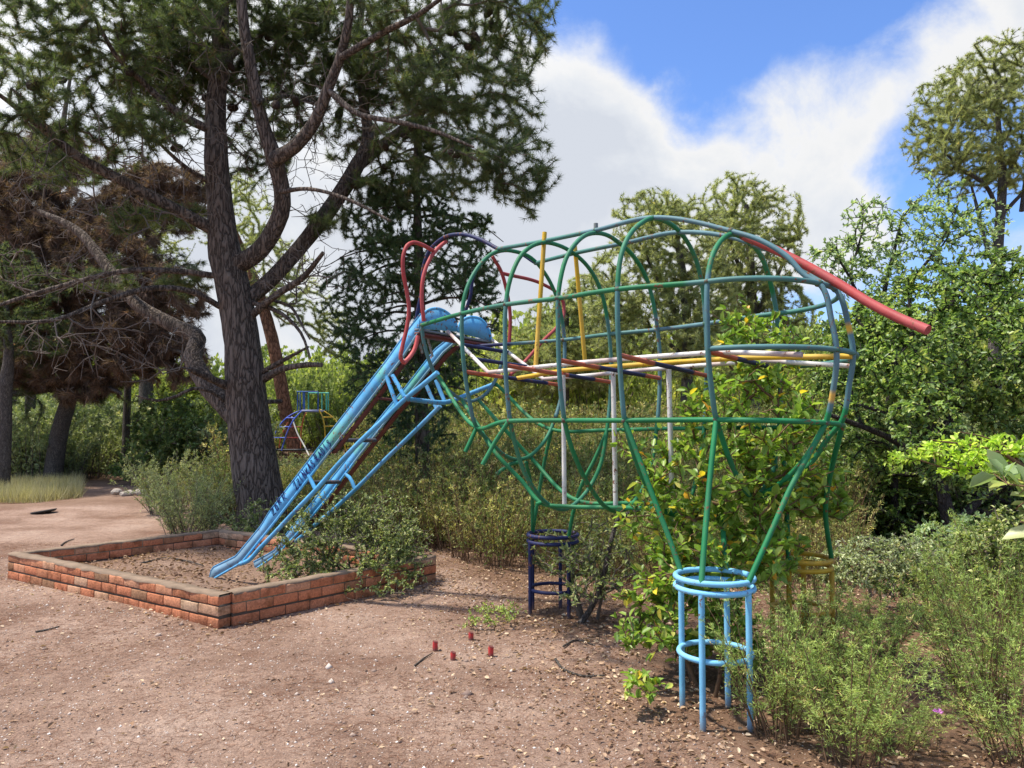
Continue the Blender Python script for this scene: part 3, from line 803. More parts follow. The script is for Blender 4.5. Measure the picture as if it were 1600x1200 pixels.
so.rotation_euler = dv.to_track_quat('Z', 'Y').to_euler(); so.location = dv * 40

# ------------------------------------------------------------------ ground
def gz(x, y):
    """height of the ground"""
    h = .035 * mnoise.noise(Vector((x * .45, y * .45, 0))) + .015 * mnoise.noise(Vector((x * 1.7, y * 1.7, 3)))
    r = math.hypot(x, y)
    if r > 22: h += (r - 22) * .012 * (1 + mnoise.noise(Vector((x * .05, y * .05, 8))))
    # worn path is a touch lower, thicket side a touch higher
    return h
xs = np.concatenate([np.linspace(-900, -60, 18), np.linspace(-50, -12, 24), np.arange(-11, 9, .16), np.linspace(9.2, 50, 26), np.linspace(60, 900, 18)])
ys = np.concatenate([np.linspace(-300, -6, 12), np.linspace(-5, 1, 8), np.arange(1.2, 13, .16), np.linspace(13.2, 40, 50), np.linspace(44, 900, 24)])
gv = np.array([(x, y, gz(x, y)) for y in ys for x in xs]); nx = len(xs)
i = np.arange(len(ys) - 1)[:, None]; j = np.arange(nx - 1)[None]
gf = np.stack([i*nx + j, i*nx + j + 1, (i+1)*nx + j + 1, (i+1)*nx + j], -1).reshape(-1, 4)
# how much leaf litter / soil: 0 trodden earth, 1 litter under the shrubs
def edge_x(y):                                               # border between trodden earth and shrubs on the right
    return np.interp(y, [1.5, 2.6, 3.6, 4.6, 5.4, 6.2, 7.2, 8.5], [.95, .95, .8, .55, .55, -.1, -.5, -1.0])
lit = np.array([np.clip((x - edge_x(y)) / .5 + .6 * mnoise.noise(Vector((x*2, y*2, 0))), 0, 1) if y < 14 else .55 for x, y, z in gv])
def ground_mat():
    m, nt, nd, lk = new_mat('trodden_earth')
    at = nd.new('ShaderNodeAttribute'); at.attribute_name = 'col'
    sp = nd.new('ShaderNodeSeparateColor'); lk.new(at.outputs['Color'], sp.inputs[0])
    n1 = tex_noise(nd, lk, .9, 6, .6); n2 = tex_noise(nd, lk, 14, 9, .78); n3 = tex_noise(nd, lk, 95, 5, .8)
    base = ramp(nd, [(.30, (GC[0][0]*.8, GC[0][1]*.68, GC[0][2]*.62)), (.40, GC[0]), (.52, GC[1]), (.66, GC[2])]); lk.new(n1.outputs['Fac'], base.inputs['Fac'])
    r2 = ramp(nd, [(.32, (.68, .63, .6)), (.5, (1, 1, 1)), (.68, (1.28, 1.25, 1.2))]); lk.new(n2.outputs['Fac'], r2.inputs['Fac'])
    c = mixc(nd, lk, 1.0, base.outputs['Color'], r2.outputs['Color'], 'MULTIPLY')
    r3 = ramp(nd, [(.34, (.42, .37, .34)), (.5, (1, 1, 1)), (.66, (1.7, 1.62, 1.55))]); lk.new(n3.outputs['Fac'], r3.inputs['Fac'])
    c = mixc(nd, lk, .8, c, r3.outputs['Color'], 'MULTIPLY')
    # little pale stones
    tcn = nd.new('ShaderNodeTexCoord'); vo = nd.new('ShaderNodeTexVoronoi'); vo.inputs['Scale'].default_value = 52; lk.new(tcn.outputs['Object'], vo.inputs['Vector'])
    rv = ramp(nd, [(.13, (1, 1, 1)), (.17, (0, 0, 0))]); lk.new(vo.outputs['Distance'], rv.inputs['Fac'])
    sc_ = nd.new('ShaderNodeSeparateColor'); lk.new(vo.outputs['Color'], sc_.inputs[0])
    pk = nd.new('ShaderNodeMath'); pk.operation = 'GREATER_THAN'; pk.inputs[1].default_value = .72; lk.new(sc_.outputs[0], pk.inputs[0])
    msk = mixc(nd, lk, 1.0, rv.outputs['Color'], pk.outputs[0], 'MULTIPLY')
    stone = mixc(nd, lk, sc_.outputs[1], (.20, .14, .11), (.55, .47, .40))
    c = mixc(nd, lk, msk, c, stone)
    lt = mixc(nd, lk, n2.outputs['Fac'], (.075, .042, .028), (.26, .16, .10))
    c = mixc(nd, lk, sp.outputs[0], c, lt)
    p = nd.new('ShaderNodeBsdfPrincipled'); lk.new(c, p.inputs['Base Color']); p.inputs['Roughness'].default_value = .95; p.inputs['Specular IOR Level'].default_value = .12
    ad = nd.new('ShaderNodeMath'); ad.operation = 'MULTIPLY_ADD'; ad.inputs[1].default_value = .5; lk.new(n3.outputs['Fac'], ad.inputs[0]); lk.new(n2.outputs['Fac'], ad.inputs[2])
    b = nd.new('ShaderNodeBump'); b.inputs['Distance'].default_value = .03; b.inputs['Strength'].default_value = .7; lk.new(ad.outputs[0], b.inputs['Height']); lk.new(b.outputs['Normal'], p.inputs['Normal'])
    o = nd.new('ShaderNodeOutputMaterial'); lk.new(p.outputs[0], o.inputs['Surface'])
    return m
go = build('ground', [(gv, gf, None, np.stack([lit, lit * 0, lit * 0], 1))], ground_mat(), smooth=True)
tag(go, kind='structure')

# ------------------------------------------------------------------ brick sandbox border
def brick_mat():
    m, nt, nd, lk = new_mat('old_brick')
    at = nd.new('ShaderNodeAttribute'); at.attribute_name = 'tint'
    r = ramp(nd, [(0, (.24, .15, .085)), (.12, (.36, .18, .095)), (.3, (.48, .18, .09)), (.6, (.56, .21, .105)), (.85, (.62, .27, .145)), (1, (.50, .33, .21))]); lk.new(at.outputs['Fac'], r.inputs['Fac'])
    n = tex_noise(nd, lk, 9, 7, .65); n2 = tex_noise(nd, lk, 60, 5, .6)
    r2 = ramp(nd, [(.34, (.40, .38, .31)), (.52, (1, 1, 1))]); lk.new(n.outputs['Fac'], r2.inputs['Fac'])
    c = mixc(nd, lk, .8, r.outputs['Color'], r2.outputs['Color'], 'MULTIPLY')
    r3 = ramp(nd, [(.3, (.7, .7, .7)), (.7, (1.25, 1.25, 1.2))]); lk.new(n2.outputs['Fac'], r3.inputs['Fac'])
    c = mixc(nd, lk, 1.0, c, r3.outputs['Color'], 'MULTIPLY')
    p = nd.new('ShaderNodeBsdfPrincipled'); lk.new(c, p.inputs['Base Color']); p.inputs['Roughness'].default_value = .92; p.inputs['Specular IOR Level'].default_value = .2
    b = nd.new('ShaderNodeBump'); b.inputs['Distance'].default_value = .006; lk.new(n2.outputs['Fac'], b.inputs['Height']); lk.new(b.outputs['Normal'], p.inputs['Normal'])
    o = nd.new('ShaderNodeOutputMaterial'); lk.new(p.outputs[0], o.inputs['Surface'])
    return m
BRICK = brick_mat(); MORTAR = flat_mat('mortar', (.05, .04, .03), (.13, .105, .08), 25, .95, .01); CAPM = flat_mat('mortar_cap', (.10, .075, .05), (.34, .24, .165), 9, .95, .012)
ca, cb_, cc, cd = (bz(341, 982)[:2], bz(11, 903)[:2], bz(682, 908)[:2], None)
cd = cb_ + cc - ca
ctr = (ca + cb_ + cc + cd) / 4
sand = thing('brick_sandbox', 'low square sandbox border of weathered red bricks around the foot of the blue slide', 'sandbox', (ctr[0], ctr[1], 0))
def wall(p, q, inset0, inset1, h=.245, th=.115):
    d = (q - p); L = np.linalg.norm(d); d /= L; nrm = np.array((-d[1], d[0]))
    if nrm @ (ctr - p) < 0: nrm = -nrm
    d3 = np.array((*d, 0)); n3 = np.array((*nrm, 0)); bl = []; rr = random.Random(int(L * 1000))
    courses = 3; ch = h / courses
    for k in range(courses):
        top = k == courses - 1
        bw = .235
        x = inset0 - (0 if k % 2 == 0 else bw * .5) ; first = True
        while x < L - inset1:
            a = max(x, inset0); b = min(x + bw, L - inset1)
            if L - inset1 - b < .07: b = L - inset1; x = L
            if b - a > .03:
                jit = rr.uniform(-.003, .003)
                c = np.array((*p, 0)) + d3 * (a + b) / 2 + n3 * (th / 2 + jit) + np.array((0, 0, ch * (k + .5)))
                c[2] += rr.uniform(-.003, .003) - .01 * (k == 0)
                tw = rr.uniform(-.012, .012)
                dd = d3 * math.cos(tw) + n3 * math.sin(tw); nn_ = n3 * math.cos(tw) - d3 * math.sin(tw)
                t = (rr.random() ** .75) * (.7 if rr.random() < .25 else 1)
                bl.append(box_block(c, dd * ((b - a) / 2 - .0035), nn_ * th / 2, np.array((0, 0, ch / 2 - (.0035 if not top else .006))), t))
            x += bw
    w_ = bpy.data.objects.new('wall', None); link(w_, sand); w_.empty_display_size = .1
    loc = np.array(sand.location)
    o = build('bricks', [(b[0] - loc, *b[1:]) for b in bl], BRICK, w_, origin=(0, 0, 0))
    bv = o.modifiers.new('worn', 'BEVEL'); bv.width = .006; bv.segments = 2
    c = np.array((*p, 0)) + d3 * (inset0 + L - inset1) / 2 + n3 * th / 2 + np.array((0, 0, h / 2 - .022))
    mo = box_block(c - loc, d3 * ((L - inset1 - inset0) / 2 - .004), n3 * (th / 2 - .007), np.array((0, 0, h / 2 + .018)))
    build('mortar', [mo], MORTAR, w_, origin=(0, 0, 0))
    # crumbling cement capping
    nn = int((L - inset0 - inset1) / .05) + 2; xs_ = np.linspace(inset0 + .002, L - inset1 - .002, nn); rows = []
    for (off, zz) in ((-.002, h - .012), (0, h + .006), (th * .5, h + .009), (th, h + .006), (th + .002, h - .012)):
        rows.append(np.array([np.array((*p, 0)) + d3 * xx + n3 * (off + .011 * mnoise.noise(Vector((xx * 9, off * 30, L)))) + np.array((0, 0, zz + .009 * mnoise.noise(Vector((xx * 6, off * 20, L * 3))))) for xx in xs_]))
    V = np.concatenate(rows) - loc; i_ = np.arange(nn - 1)
    f = np.concatenate([np.stack([r_ * nn + i_, r_ * nn + i_ + 1, (r_ + 1) * nn + i_ + 1, (r_ + 1) * nn + i_], -1) for r_ in range(4)])
    build('cap', [(V, f, None)], CAPM, w_, True, origin=(0, 0, 0))
wall(cb_, ca, 0, 0); wall(ca, cc, .118, 0); wall(cb_, cd, .118, 0); wall(cd, cc, .118, .118)
# soil inside
nn2 = 26; t = np.linspace(0.03, .97, nn2)
sv = np.array([(*(ca + (cb_ - ca) * a + (cc - ca) * b), 0) for a in t for b in t]); sv[:, 2] = [.075 + .05 * mnoise.noise(Vector((x * 1.4, y * 1.4, 2))) for x, y, _ in sv]
i = np.arange(nn2 - 1)[:, None]; j = np.arange(nn2 - 1)[None]
so_ = build('sandbox_soil', [(sv, np.stack([i*nn2+j, i*nn2+j+1, (i+1)*nn2+j+1, (i+1)*nn2+j], -1).reshape(-1, 4), None, np.tile((.45, 0, 0), (len(sv), 1)))], go.data.materials[0], smooth=True)
tag(so_, kind='structure')
# four red cut-off posts of the missing front leg
for (x, y, h, lb) in ((680, 1017, .065, 'short red post stub in the bare ground, leftmost of four'), (708, 1032, .055, 'short red post stub in the bare ground, nearest the camera of four'),
                      (767, 1026, .068, 'short red post stub in the bare ground, rightmost of four'), (736, 1000, .055, 'red post stub half hidden by a pale weed tuft')):
    p = bz(x, y); o = None
    P = np.array([p - (0, 0, .05), p + (0, 0, h)])
    P = np.linspace(P[0], P[1], 14); k_ = np.clip((.035 - (P[:, 2] - p[2])) / .03, 0, 1)[:, None]; cl = np.array((.52, .035, .03)) * (1 - k_) + np.array((.12, .06, .045)) * k_; cl[-1] = (.16, .05, .04)
    P[-1] += np.array((.003, 0, .001))
    o = build('post_stub', tube(P, .0185, 12, False, cl), PAINT, smooth=True, origin=p)
    tag(o, lb, 'post stub', 'cut red posts of the missing leg')
# ------------------------------------------------------------------ vegetation helpers
def ell(px, py, d, rx, ry, rd, wt=1.0):
    return (bd(px, py, d), np.array((rx * d / F, rd, ry * d / F)), wt * rx * ry * d * d)
def limb_px(pl, pts, d0, d1=None, start=None, step=.18):
    """limb traced through (x, y, width px) points, receding from depth d0 to d1; returns its nodes"""
    d1 = d0 if d1 is None else d1
    n = len(pts); P = []
    for i, (x, y, w_) in enumerate(pts):
        d = d0 + (d1 - d0) * i / max(1, n - 1)
        q = bd(x, y, d); P.append((*q, w_ * .46 * d / F))
    S = smooth_path(np.array(P), step)
    st = -1
    if start is not None: st = pl.nearest(S[0, :3])
    pl.limb(S[:, :3], S[:, 3], st)
    return S
def limb_blocks(S, sides=14, rough=.06):
    t = RNG.random()
    return tube(S[:, :3], S[:, 3], sides, False, None, True, t, rough)
def edges_of(pl, back):
    e = pl.shoots(back); A, B = pl.P[e[:, 0]], pl.P[e[:, 1]]; return A, B
def needles(A, B, per, nn, L, Wd, rng, droop=0.0, spread=.85, tint=None):
    """needle tufts along twig edges A->B"""
    n = len(A); t = rng.random((n, per, 1)); P = (A[:, None] + (B - A)[:, None] * t).reshape(-1, 3)
    D = np.repeat(unit(B - A), per, 0)
    tt = np.clip(np.repeat(rng.normal(.45, .2, len(P)), nn) + rng.normal(0, .1, len(P) * nn), 0, 1) if tint is None else np.repeat(tint(P), nn)
    P = np.repeat(P, nn, 0); D = np.repeat(D, nn, 0)
    D = unit(D * .75 + rng.normal(size=P.shape) * spread * .6 + np.array((0, 0, -droop)))
    return leaves(P, D, L * rng.uniform(.7, 1.2, len(P)), Wd, rng, 'needle', tt)
def leafy(A, B, per, L, Wd, rng, kind='oval', out=.8, upb=.3, tint=None):
    n = len(A); t = rng.random((n, per, 1)); P = (A[:, None] + (B - A)[:, None] * t).reshape(-1, 3)
    D = np.repeat(unit(B - A), per, 0)
    D = unit(D * .6 + rng.normal(size=P.shape) * out + np.array((0, 0, upb)))
    s = rng.uniform(.6, 1.2, len(P))
    return leaves(P, D, L * s, Wd * s, rng, kind, tint, up=np.tile((0, 0, 1.0), (len(P), 1)))
def copy_tree(src, loc, rz, scale, label, group=None):
    o = src.copy(); C.objects.link(o); o.location = loc; o.rotation_euler = (0, 0, rz); o.scale = (scale,) * 3
    o['label'] = label
    if group: o['group'] = group
    for ch in [c for c in bpy.data.objects if c.parent == src]:
        c2 = ch.copy(); C.objects.link(c2); c2.parent = o
        c2.matrix_parent_inverse = ch.matrix_parent_inverse.copy()
    return o

BARK = bark_mat('pine_bark', (.115, .088, .068), (.265, .21, .165), 13, .035, .2)
BARKG = bark_mat('grey_bark', (.10, .085, .07), (.25, .215, .18), 22, .02, .3)
BARKR = bark_mat('red_bark', (.20, .085, .045), (.40, .20, .12), 9, .03, .35)
TWIG = flat_mat('twig', (.085, .065, .05), (.19, .155, .125), 14, .9)
TWIGG = flat_mat('dead_twig', (.12, .098, .08), (.27, .235, .20), 14, .9)
TWIGR = flat_mat('young_stem', (.10, .055, .03), (.21, .13, .07), 14, .85)
PINE = leaf_mat('pine_needles', [(0, (.03, .045, .022)), (.45, (.062, .088, .038)), (.75, (.115, .135, .055)), (1, (.20, .14, .07))], .4, .5)
DEADN = leaf_mat('dead_needles', [(0, (.045, .033, .026)), (.5, (.11, .075, .056)), (.82, (.165, .108, .076)), (1, (.27, .155, .095))], .25, .7, .1)
ALEPPO = leaf_mat('light_pine_needles', [(0, (.12, .14, .07)), (.5, (.22, .24, .125)), (.85, (.31, .31, .17)), (1, (.34, .27, .15))], .5, .6)
CEDAR = leaf_mat('cedar_needles', [(0, (0.024, 0.048, 0.024)), (.5, (0.054, 0.090, 0.042)), (.85, (0.108, 0.144, 0.060)), (1, (0.180, 0.216, 0.096))], .4, .55)
OAK = leaf_mat('oak_leaves', [(0, (.055, .095, .028)), (.5, (.13, .20, .06)), (.85, (.215, .28, .095)), (1, (.30, .32, .13))], .4, .42, .5)
YOAK = leaf_mat('young_oak_leaves', [(0, (.10, .15, .075)), (.5, (.19, .26, .13)), (.9, (.28, .34, .18)), (1, (.32, .33, .15))], .42, .4, .5)
CIST = leaf_mat('shrub_leaves', [(0, (0.081, 0.144, 0.021)), (.5, (0.149, 0.236, 0.040)), (.88, (0.241, 0.310, 0.069)), (.95, (0.322, 0.310, 0.081)), (.985, (0.550, 0.391, 0.034)), (1, (0.483, 0.230, 0.046))], .42, .4, .45)
BRIGHT = leaf_mat('bright_leaves', [(0, (.17, .27, .03)), (.6, (.28, .38, .06)), (1, (.38, .45, .10))], .45, .45)
ROCKR = leaf_mat('rockrose_leaves', [(0, (0.061, 0.088, 0.030)), (.5, (0.135, 0.169, 0.061)), (.85, (0.230, 0.257, 0.108)), (1, (0.351, 0.338, 0.176))], .3, .55)
OLIVE = leaf_mat('thicket_leaves', [(0, (0.052, 0.081, 0.023)), (.35, (0.109, 0.138, 0.040)), (.6, (0.167, 0.172, 0.057)), (.8, (0.201, 0.149, 0.069)), (.92, (0.276, 0.276, 0.092)), (1, (0.414, 0.402, 0.149))], .35, .6)
HEATH = leaf_mat('feathery_leaves', [(0, (.10, .15, .04)), (.5, (.21, .285, .075)), (.85, (.33, .385, .115)), (1, (.42, .31, .15))], .35, .55)
SILVER = leaf_mat('silver_leaves', [(0, (.09, .12, .06)), (.5, (.19, .22, .12)), (1, (.34, .36, .22))], .3, .6)
GRASS = leaf_mat('dry_grass', [(0, (.16, .145, .08)), (.6, (.26, .235, .135)), (1, (.34, .31, .19))], .3, .6)
FARG = leaf_mat('far_leaves', [(0, (.09, .12, .03)), (.5, (.19, .23, .06)), (.85, (.30, .33, .095)), (1, (.38, .37, .13))], .42, .6)
UNDER = leaf_mat('undergrowth_leaves', [(0, (.095, .12, .055)), (.5, (.175, .205, .09)), (.9, (.27, .285, .135)), (1, (.33, .31, .15))], .3, .6)
LITTER = leaf_mat('fallen_leaves', [(0, (.07, .038, .024)), (.4, (.155, .095, .06)), (.8, (.26, .18, .12)), (1, (.38, .30, .21))], .15, .7, .15)
LUSH = leaf_mat('lush_leaves', [(0, (.045, .075, .025)), (.5, (.10, .145, .05)), (1, (.19, .235, .09))], .4, .5)

# ------------------------------------------------------------------ the big pine
rng = np.random.default_rng(11)
DP = 10.8
pl = Plant(rng); big = []
big.append(limb_px(pl, [(409,850,104),(407,800,82),(400,740,76),(389,660,70),(384,600,64),(376,520,58),(364,450,55),(352,400,56),(345,340,44),(339,260,40),(337,180,35),(343,100,29),(346,0,25),(348,-110,19),(352,-260,10)], DP, DP))
def L(pts, d1, sides=10, bag=big, d0=DP):
    pts = [(x, y, w_ * .86) for x, y, w_ in pts]; bag.append(limb_px(pl, pts, d0, d1, start=True))
L([(360,415,44),(395,400,36),(425,365,35),(441,318,33),(437,280,32),(428,246,32),(410,190,26),(393,110,24),(380,30,21),(374,-80,14),(370,-160,7)], DP - .9)
L([(428,250,30),(462,228,27),(492,190,25),(512,140,22),(533,85,19),(545,30,17),(548,-60,11)], DP - 1.5, d0=DP-.7)
L([(372,480,30),(420,440,30),(470,385,30),(520,320,32),(552,270,31),(574,222,25),(566,150,18),(562,70,14),(570,-30,9)], DP + 1.3)
L([(556,262,24),(600,225,20),(640,193,17),(680,160,12),(720,150,7)], DP + .6, d0=DP+1.0)
L([(512,140,14),(560,178,11),(620,190,10),(680,205,8),(740,230,5)], DP - 2.2, d0=DP-1.1)
L([(533,90,15),(600,50,13),(650,25,11),(700,-10,7)], DP - 2.0, d0=DP-1.3)
L([(378,660,46),(345,625,42),(318,592,39),(301,556,35),(309,530,32),(270,508,29),(215,476,26),(170,420,22),(120,360,17),(60,330,10)], DP + 1.6)
L([(338,362,26),(290,335,24),(205,290,22),(115,240,19),(60,195,15),(15,160,10),(-40,120,5)], DP - 1.8)
L([(345,432,13),(280,424,12),(200,423,11),(100,446,10),(20,470,8),(-40,490,5)], DP - 1.4)
L([(352,484,12),(300,456,12),(240,450,11),(160,472,10),(85,500,8),(-20,503,5)], DP - 2.2)
L([(365,607,20),(330,592,15),(297,577,12)], DP - .8)
L([(412,592,17),(440,577,13),(480,570,11),(502,570,9)], DP - .7)
L([(405,584,11),(448,560,8),(482,542,4)], DP - .5)
L([(412,628,9),(440,627,8)], DP + .2)
L([(335,205,20),(300,190,17),(262,165,15),(220,125,12),(180,85,9),(150,30,6)], DP - 1.2)
L([(338,290,11),(295,265,9),(250,225,6),(225,200,4)], DP - .9)
L([(385,500,16),(430,462,14),(475,432,12),(505,395,8)], DP - .9)
L([(437,300,10),(480,295,8),(540,310,7),(610,345,5)], DP - 1.6, d0=DP-.6)
L([(345,100,13),(400,60,10),(450,30,8),(500,-10,5)], DP + .8)
L([(340,130,13),(280,80,10),(240,20,8),(210,-60,5)], DP + .7)
L([(400,160,12),(450,150,9),(500,165,7)], DP + .3, d0=DP-.7)
L([(385,470,10),(440,490,8),(470,520,6),(485,560,4)], DP - .6)
L([(352,628,8),(330,612,7),(302,607,7),(276,619,6),(245,626,5),(212,618,3)], DP - .8)
L([(430,470,7),(455,480,6),(470,505,5),(484,530,3)], DP - 1.0)
pine = thing('pine_tree', 'big old pine with a thick furrowed trunk and spreading limbs behind the brick sandbox', 'pine tree', tuple(bd(409, 850, DP) * np.array((1, 1, 0))))
bl = []
for k, S in enumerate(big): bl += limb_blocks(S, 22 if k == 0 else 12, .10 if k == 0 else .07)
build('trunk', bl, BARK, pine, True)
E = [ell(780,50,DP-.6,95,75,1.2), ell(640,50,DP-1,90,60,1.2), ell(690,135,DP-1.4,85,45,.9), ell(800,170,DP-.8,60,55,1), ell(815,270,DP-1,62,48,.9), ell(740,265,DP-1.4,70,45,.8), ell(825,325,DP-.8,25,22,.5),
     ell(850,15,DP,25,35,.8), ell(570,30,DP,70,40,1.2), ell(640,225,DP+.3,70,40,1), ell(600,300,DP+.6,60,40,.9), ell(520,345,DP+.2,45,30,.6,.7), ell(470,70,DP+.6,60,60,1,.7),
     ell(190,60,DP-.8,170,75,1.3,.9), ell(50,70,DP-1,70,75,1.2,.9), ell(90,160,DP-1.4,90,50,1), ell(230,200,DP-1.2,75,40,.7), ell(30,240,DP-1.5,60,50,.9,.7), ell(300,40,DP,70,60,1), ell(205,345,DP-.6,48,26,.5), ell(270,335,DP+.6,60,30,.6,.6), ell(440,180,DP-.2,50,40,.8,.4),
     ell(400,-120,DP,330,110,2.2,.35), ell(150,-60,DP-.5,160,60,1.5,.4), ell(700,-60,DP-.8,150,60,1.4,.5), ell(290,440,DP+.4,45,25,.5,.5), ell(160,430,DP+.5,60,35,.6,.3), ell(370,20,DP,60,60,1,.8), ell(420,110,DP+.8,110,60,.8,1.0), ell(250,160,DP+.8,90,50,.8,.8), ell(120,240,DP+.2,110,45,.8,.7), ell(500,60,DP+1,80,50,.7,.8), ell(290,30,DP+.8,90,50,.8,.9), ell(400,240,DP+1.4,70,60,.6,.45), ell(560,200,DP+1.5,80,60,.6,.5), ell(250,110,DP+.6,90,60,.8,.8), ell(470,20,DP+.5,90,50,1,.8), ell(330,110,DP+.9,130,70,.6,.6), ell(560,110,DP+.6,70,60,.8,.8), ell(640,130,DP+.8,80,60,.8,.8), ell(700,210,DP+.8,70,50,.8,.8), ell(480,190,DP+.9,60,50,.6,.4), ell(660,290,DP+.3,60,40,.7,.8)]
pts = in_ellipsoids(E, 7400, rng)
pl.grow(pts, .22, .03, .03, .45)
A, B = edges_of(pl, 3)
nb = [needles(A, B, 3, 14, .105, .0062, rng, .05, 1.0)]
nlive = pl.n
tips_live = list(pl.tips); pl.tips = []
bare = in_ellipsoids([ell(300,130,DP,190,120,1.4,.8), ell(560,140,DP,120,120,1.2,.8)] + [ell(180,300,DP-1,180,90,1.2), ell(110,420,DP-1.2,140,60,.9), ell(450,430,DP-.6,60,60,.7), ell(170,540,DP-1.6,150,60,.7), ell(470,240,DP,120,110,1), ell(500,420,DP-.3,60,50,.6), ell(640,180,DP-.3,110,90,1,.6), ell(330,180,DP-.5,120,120,.8,.6), ell(160,200,DP-.8,150,80,1,.8)]
, 3400, rng)
pl.grow(bare, .3, .03, .05, .45)
pl.radii(.0034, .42, .06)
build('branches', [pl.wood(5)], TWIG, pine)
build('crown', nb, PINE, pine)
# cones
bm = bmesh.new(); bmesh.ops.create_uvsphere(bm, u_segments=9, v_segments=7, radius=.5)
for v in bm.verts:
    v.co.z *= 1.5; s_ = 1.0 - .28 * (v.co.z + .75) / 1.5; a_ = math.atan2(v.co.y, v.co.x)
    k_ = s_ * (1 + .12 * math.sin(a_ * 4.5 + v.co.z * 14)); v.co.x *= k_; v.co.y *= k_
cm = bpy.data.meshes.new('pine_cone'); bm.to_mesh(cm); bm.free(); cm.materials.append(flat_mat('cone', (.02, .014, .01), (.07, .05, .036), 40, .9, .01))
cand = [i for i in range(nlive) if .006 < pl.R[i] < .05 and not pl.fixed[i] and pl.P[i, 2] > 4.6]
for i in rng.choice(cand, 95, replace=False):
    c = bpy.data.objects.new('cone', cm); link(c, pine); c.location = pl.P[i] - np.array(pine.location) + (rng.normal(size=3) * .03); s_ = rng.uniform(.10, .155); c.scale = (s_,) * 3
    c.rotation_euler = tuple(rng.uniform(0, 3, 3))

# ------------------------------------------------------------------ half-dead pine with brown needles behind it
rng = np.random.default_rng(12); D2 = 19.3
pl = Plant(rng); bs_ = []
bs_.append(limb_px(pl, [(78,775,34),(84,735,29),(90,690,27),(100,650,26),(112,605,24),(118,540,22),(105,460,20),(92,380,17),(88,300,14),(95,220,10),(110,120,5)], D2))
for pts_, d1 in (([(112,600,13),(60,610,12),(0,615,11),(-60,600,7)], D2 - .8), ([(118,540,12),(180,520,10),(250,540,8),(310,560,4)], D2 - 1), ([(108,470,11),(40,430,9),(-20,410,5)], D2), ([(95,390,10),(150,330,8),(220,300,5)], D2 + .3),
                  ([(117,560,10),(160,600,8),(190,615,5)], D2 - 1), ([(92,370,12),(70,330,10),(75,270,6)], D2 - .6), ([(100,430,9),(170,420,8),(240,440,6)], D2 - .8)):
    bs_.append(limb_px(pl, pts_, D2, d1, start=True))
dead = thing('pine_tree', 'half dead pine hung with rusty brown needles, left of the big pine', 'pine tree', tuple(bd(78, 775, D2) * np.array((1, 1, 0))))
bl = []
for S in bs_: bl += limb_blocks(S, 12, .06)
build('trunk', bl, BARKG, dead, True)
E = [ell(120,420,D2,140,120,1.5), ell(40,330,D2,90,90,1.3), ell(60,560,D2-.4,90,50,1), ell(240,480,D2,85,90,1.2), ell(130,600,D2-.5,60,32,.8), ell(260,560,D2-.3,70,45,.9), ell(20,470,D2,70,80,1.2), ell(250,310,D2+.6,90,60,1), ell(180,540,D2-.6,90,60,1), ell(-40,450,D2,60,120,1.2,.7), ell(70,250,D2+.5,90,50,1)]
pts = in_ellipsoids(E, 4600, rng)
pl.grow(pts, .34, .07, .06, .3)
A, B = edges_of(pl, 3)
dn = needles(A, B, 3, 13, .24, .0165, rng, .55, .85)
gz_ = in_ellipsoids([ell(20,640,D2-.6,50,40,.6), ell(180,620,D2,40,20,.4), ell(280,430,D2+.4,50,40,.6), ell(30,560,D2-.9,40,40,.4)], 120, rng); pl.tips = []
pl.grow(gz_, .3, .05, 0); A, B = edges_of(pl, 3)
gn = needles(A, B, 2, 14, .18, .011, rng)
pl.tips = []; pl.grow(in_ellipsoids(E, 1700, rng), .4, .06, .03); pl.radii(.0065, .42, .07)
build('branches', [pl.wood(4)], TWIGG, dead)
build('dead_crown', [dn], DEADN, dead); build('crown', [gn], PINE, dead)

# ------------------------------------------------------------------ dark cedar behind the slide
rng = np.random.default_rng(13); D3 = 11.6
pl = Plant(rng)
S = limb_px(pl, [(662,830,26),(660,700,24),(658,600,22),(656,500,20),(655,420,17),(652,330,13),(650,240,8),(650,170,4)], D3)
ced = thing('cedar_tree', 'dark drooping cedar standing behind the top of the blue slide', 'cedar', tuple(bd(662, 830, D3) * np.array((1, 1, 0))))
bl = limb_blocks(S, 12, .05)
for k in range(46):
    y0 = rng.uniform(215, 690); a = rng.uniform(0, 2 * PI); ln_ = rng.uniform(.8, 1.5) * (1.0 if y0 > 330 else .8)
    b0 = bd(656, y0, D3); dvec = np.array((math.cos(a), math.sin(a) * .9, 0))
    P = np.array([b0 + dvec * ln_ * t + np.array((0, 0, .16 * math.sin(t * PI * .6) * ln_ - .32 * t * t * ln_)) for t in np.linspace(0, 1, 7)])
    pl.limb(P, np.linspace(.024, .006, 7), pl.nearest(b0)); bl += tube(P, np.linspace(.026, .006, 7), 6)
build('trunk', bl, BARK, ced, True)
E = [ell(690,420,D3-.2,95,60,1), ell(600,610,D3-.3,70,50,.9), ell(700,560,D3,60,60,.8), ell(540,470,D3+.2,50,60,.7), ell(580,340,D3,50,60,.7), ell(600,430,D3-.2,70,70,.9), ell(650,330,D3,75,60,.8), ell(640,560,D3-.2,90,70,1), ell(720,360,D3-.4,60,30,.6), ell(560,530,D3,50,50,.7), ell(650,660,D3-.2,75,60,.9), ell(745,440,D3,40,45,.6), ell(740,345,D3-.5,35,14,.3,1.2), ell(610,380,D3-.4,50,30,.5), ell(760,480,D3,30,50,.5)]
pts = in_ellipsoids(E, 3600, rng); pl.grow(pts, .2, .03, .05, .4)
A, B = edges_of(pl, 3)
nb = [needles(A, B, 3, 11, .06, .0085, rng, .12, 1.1)]
pl.radii(.004, .4, .03)
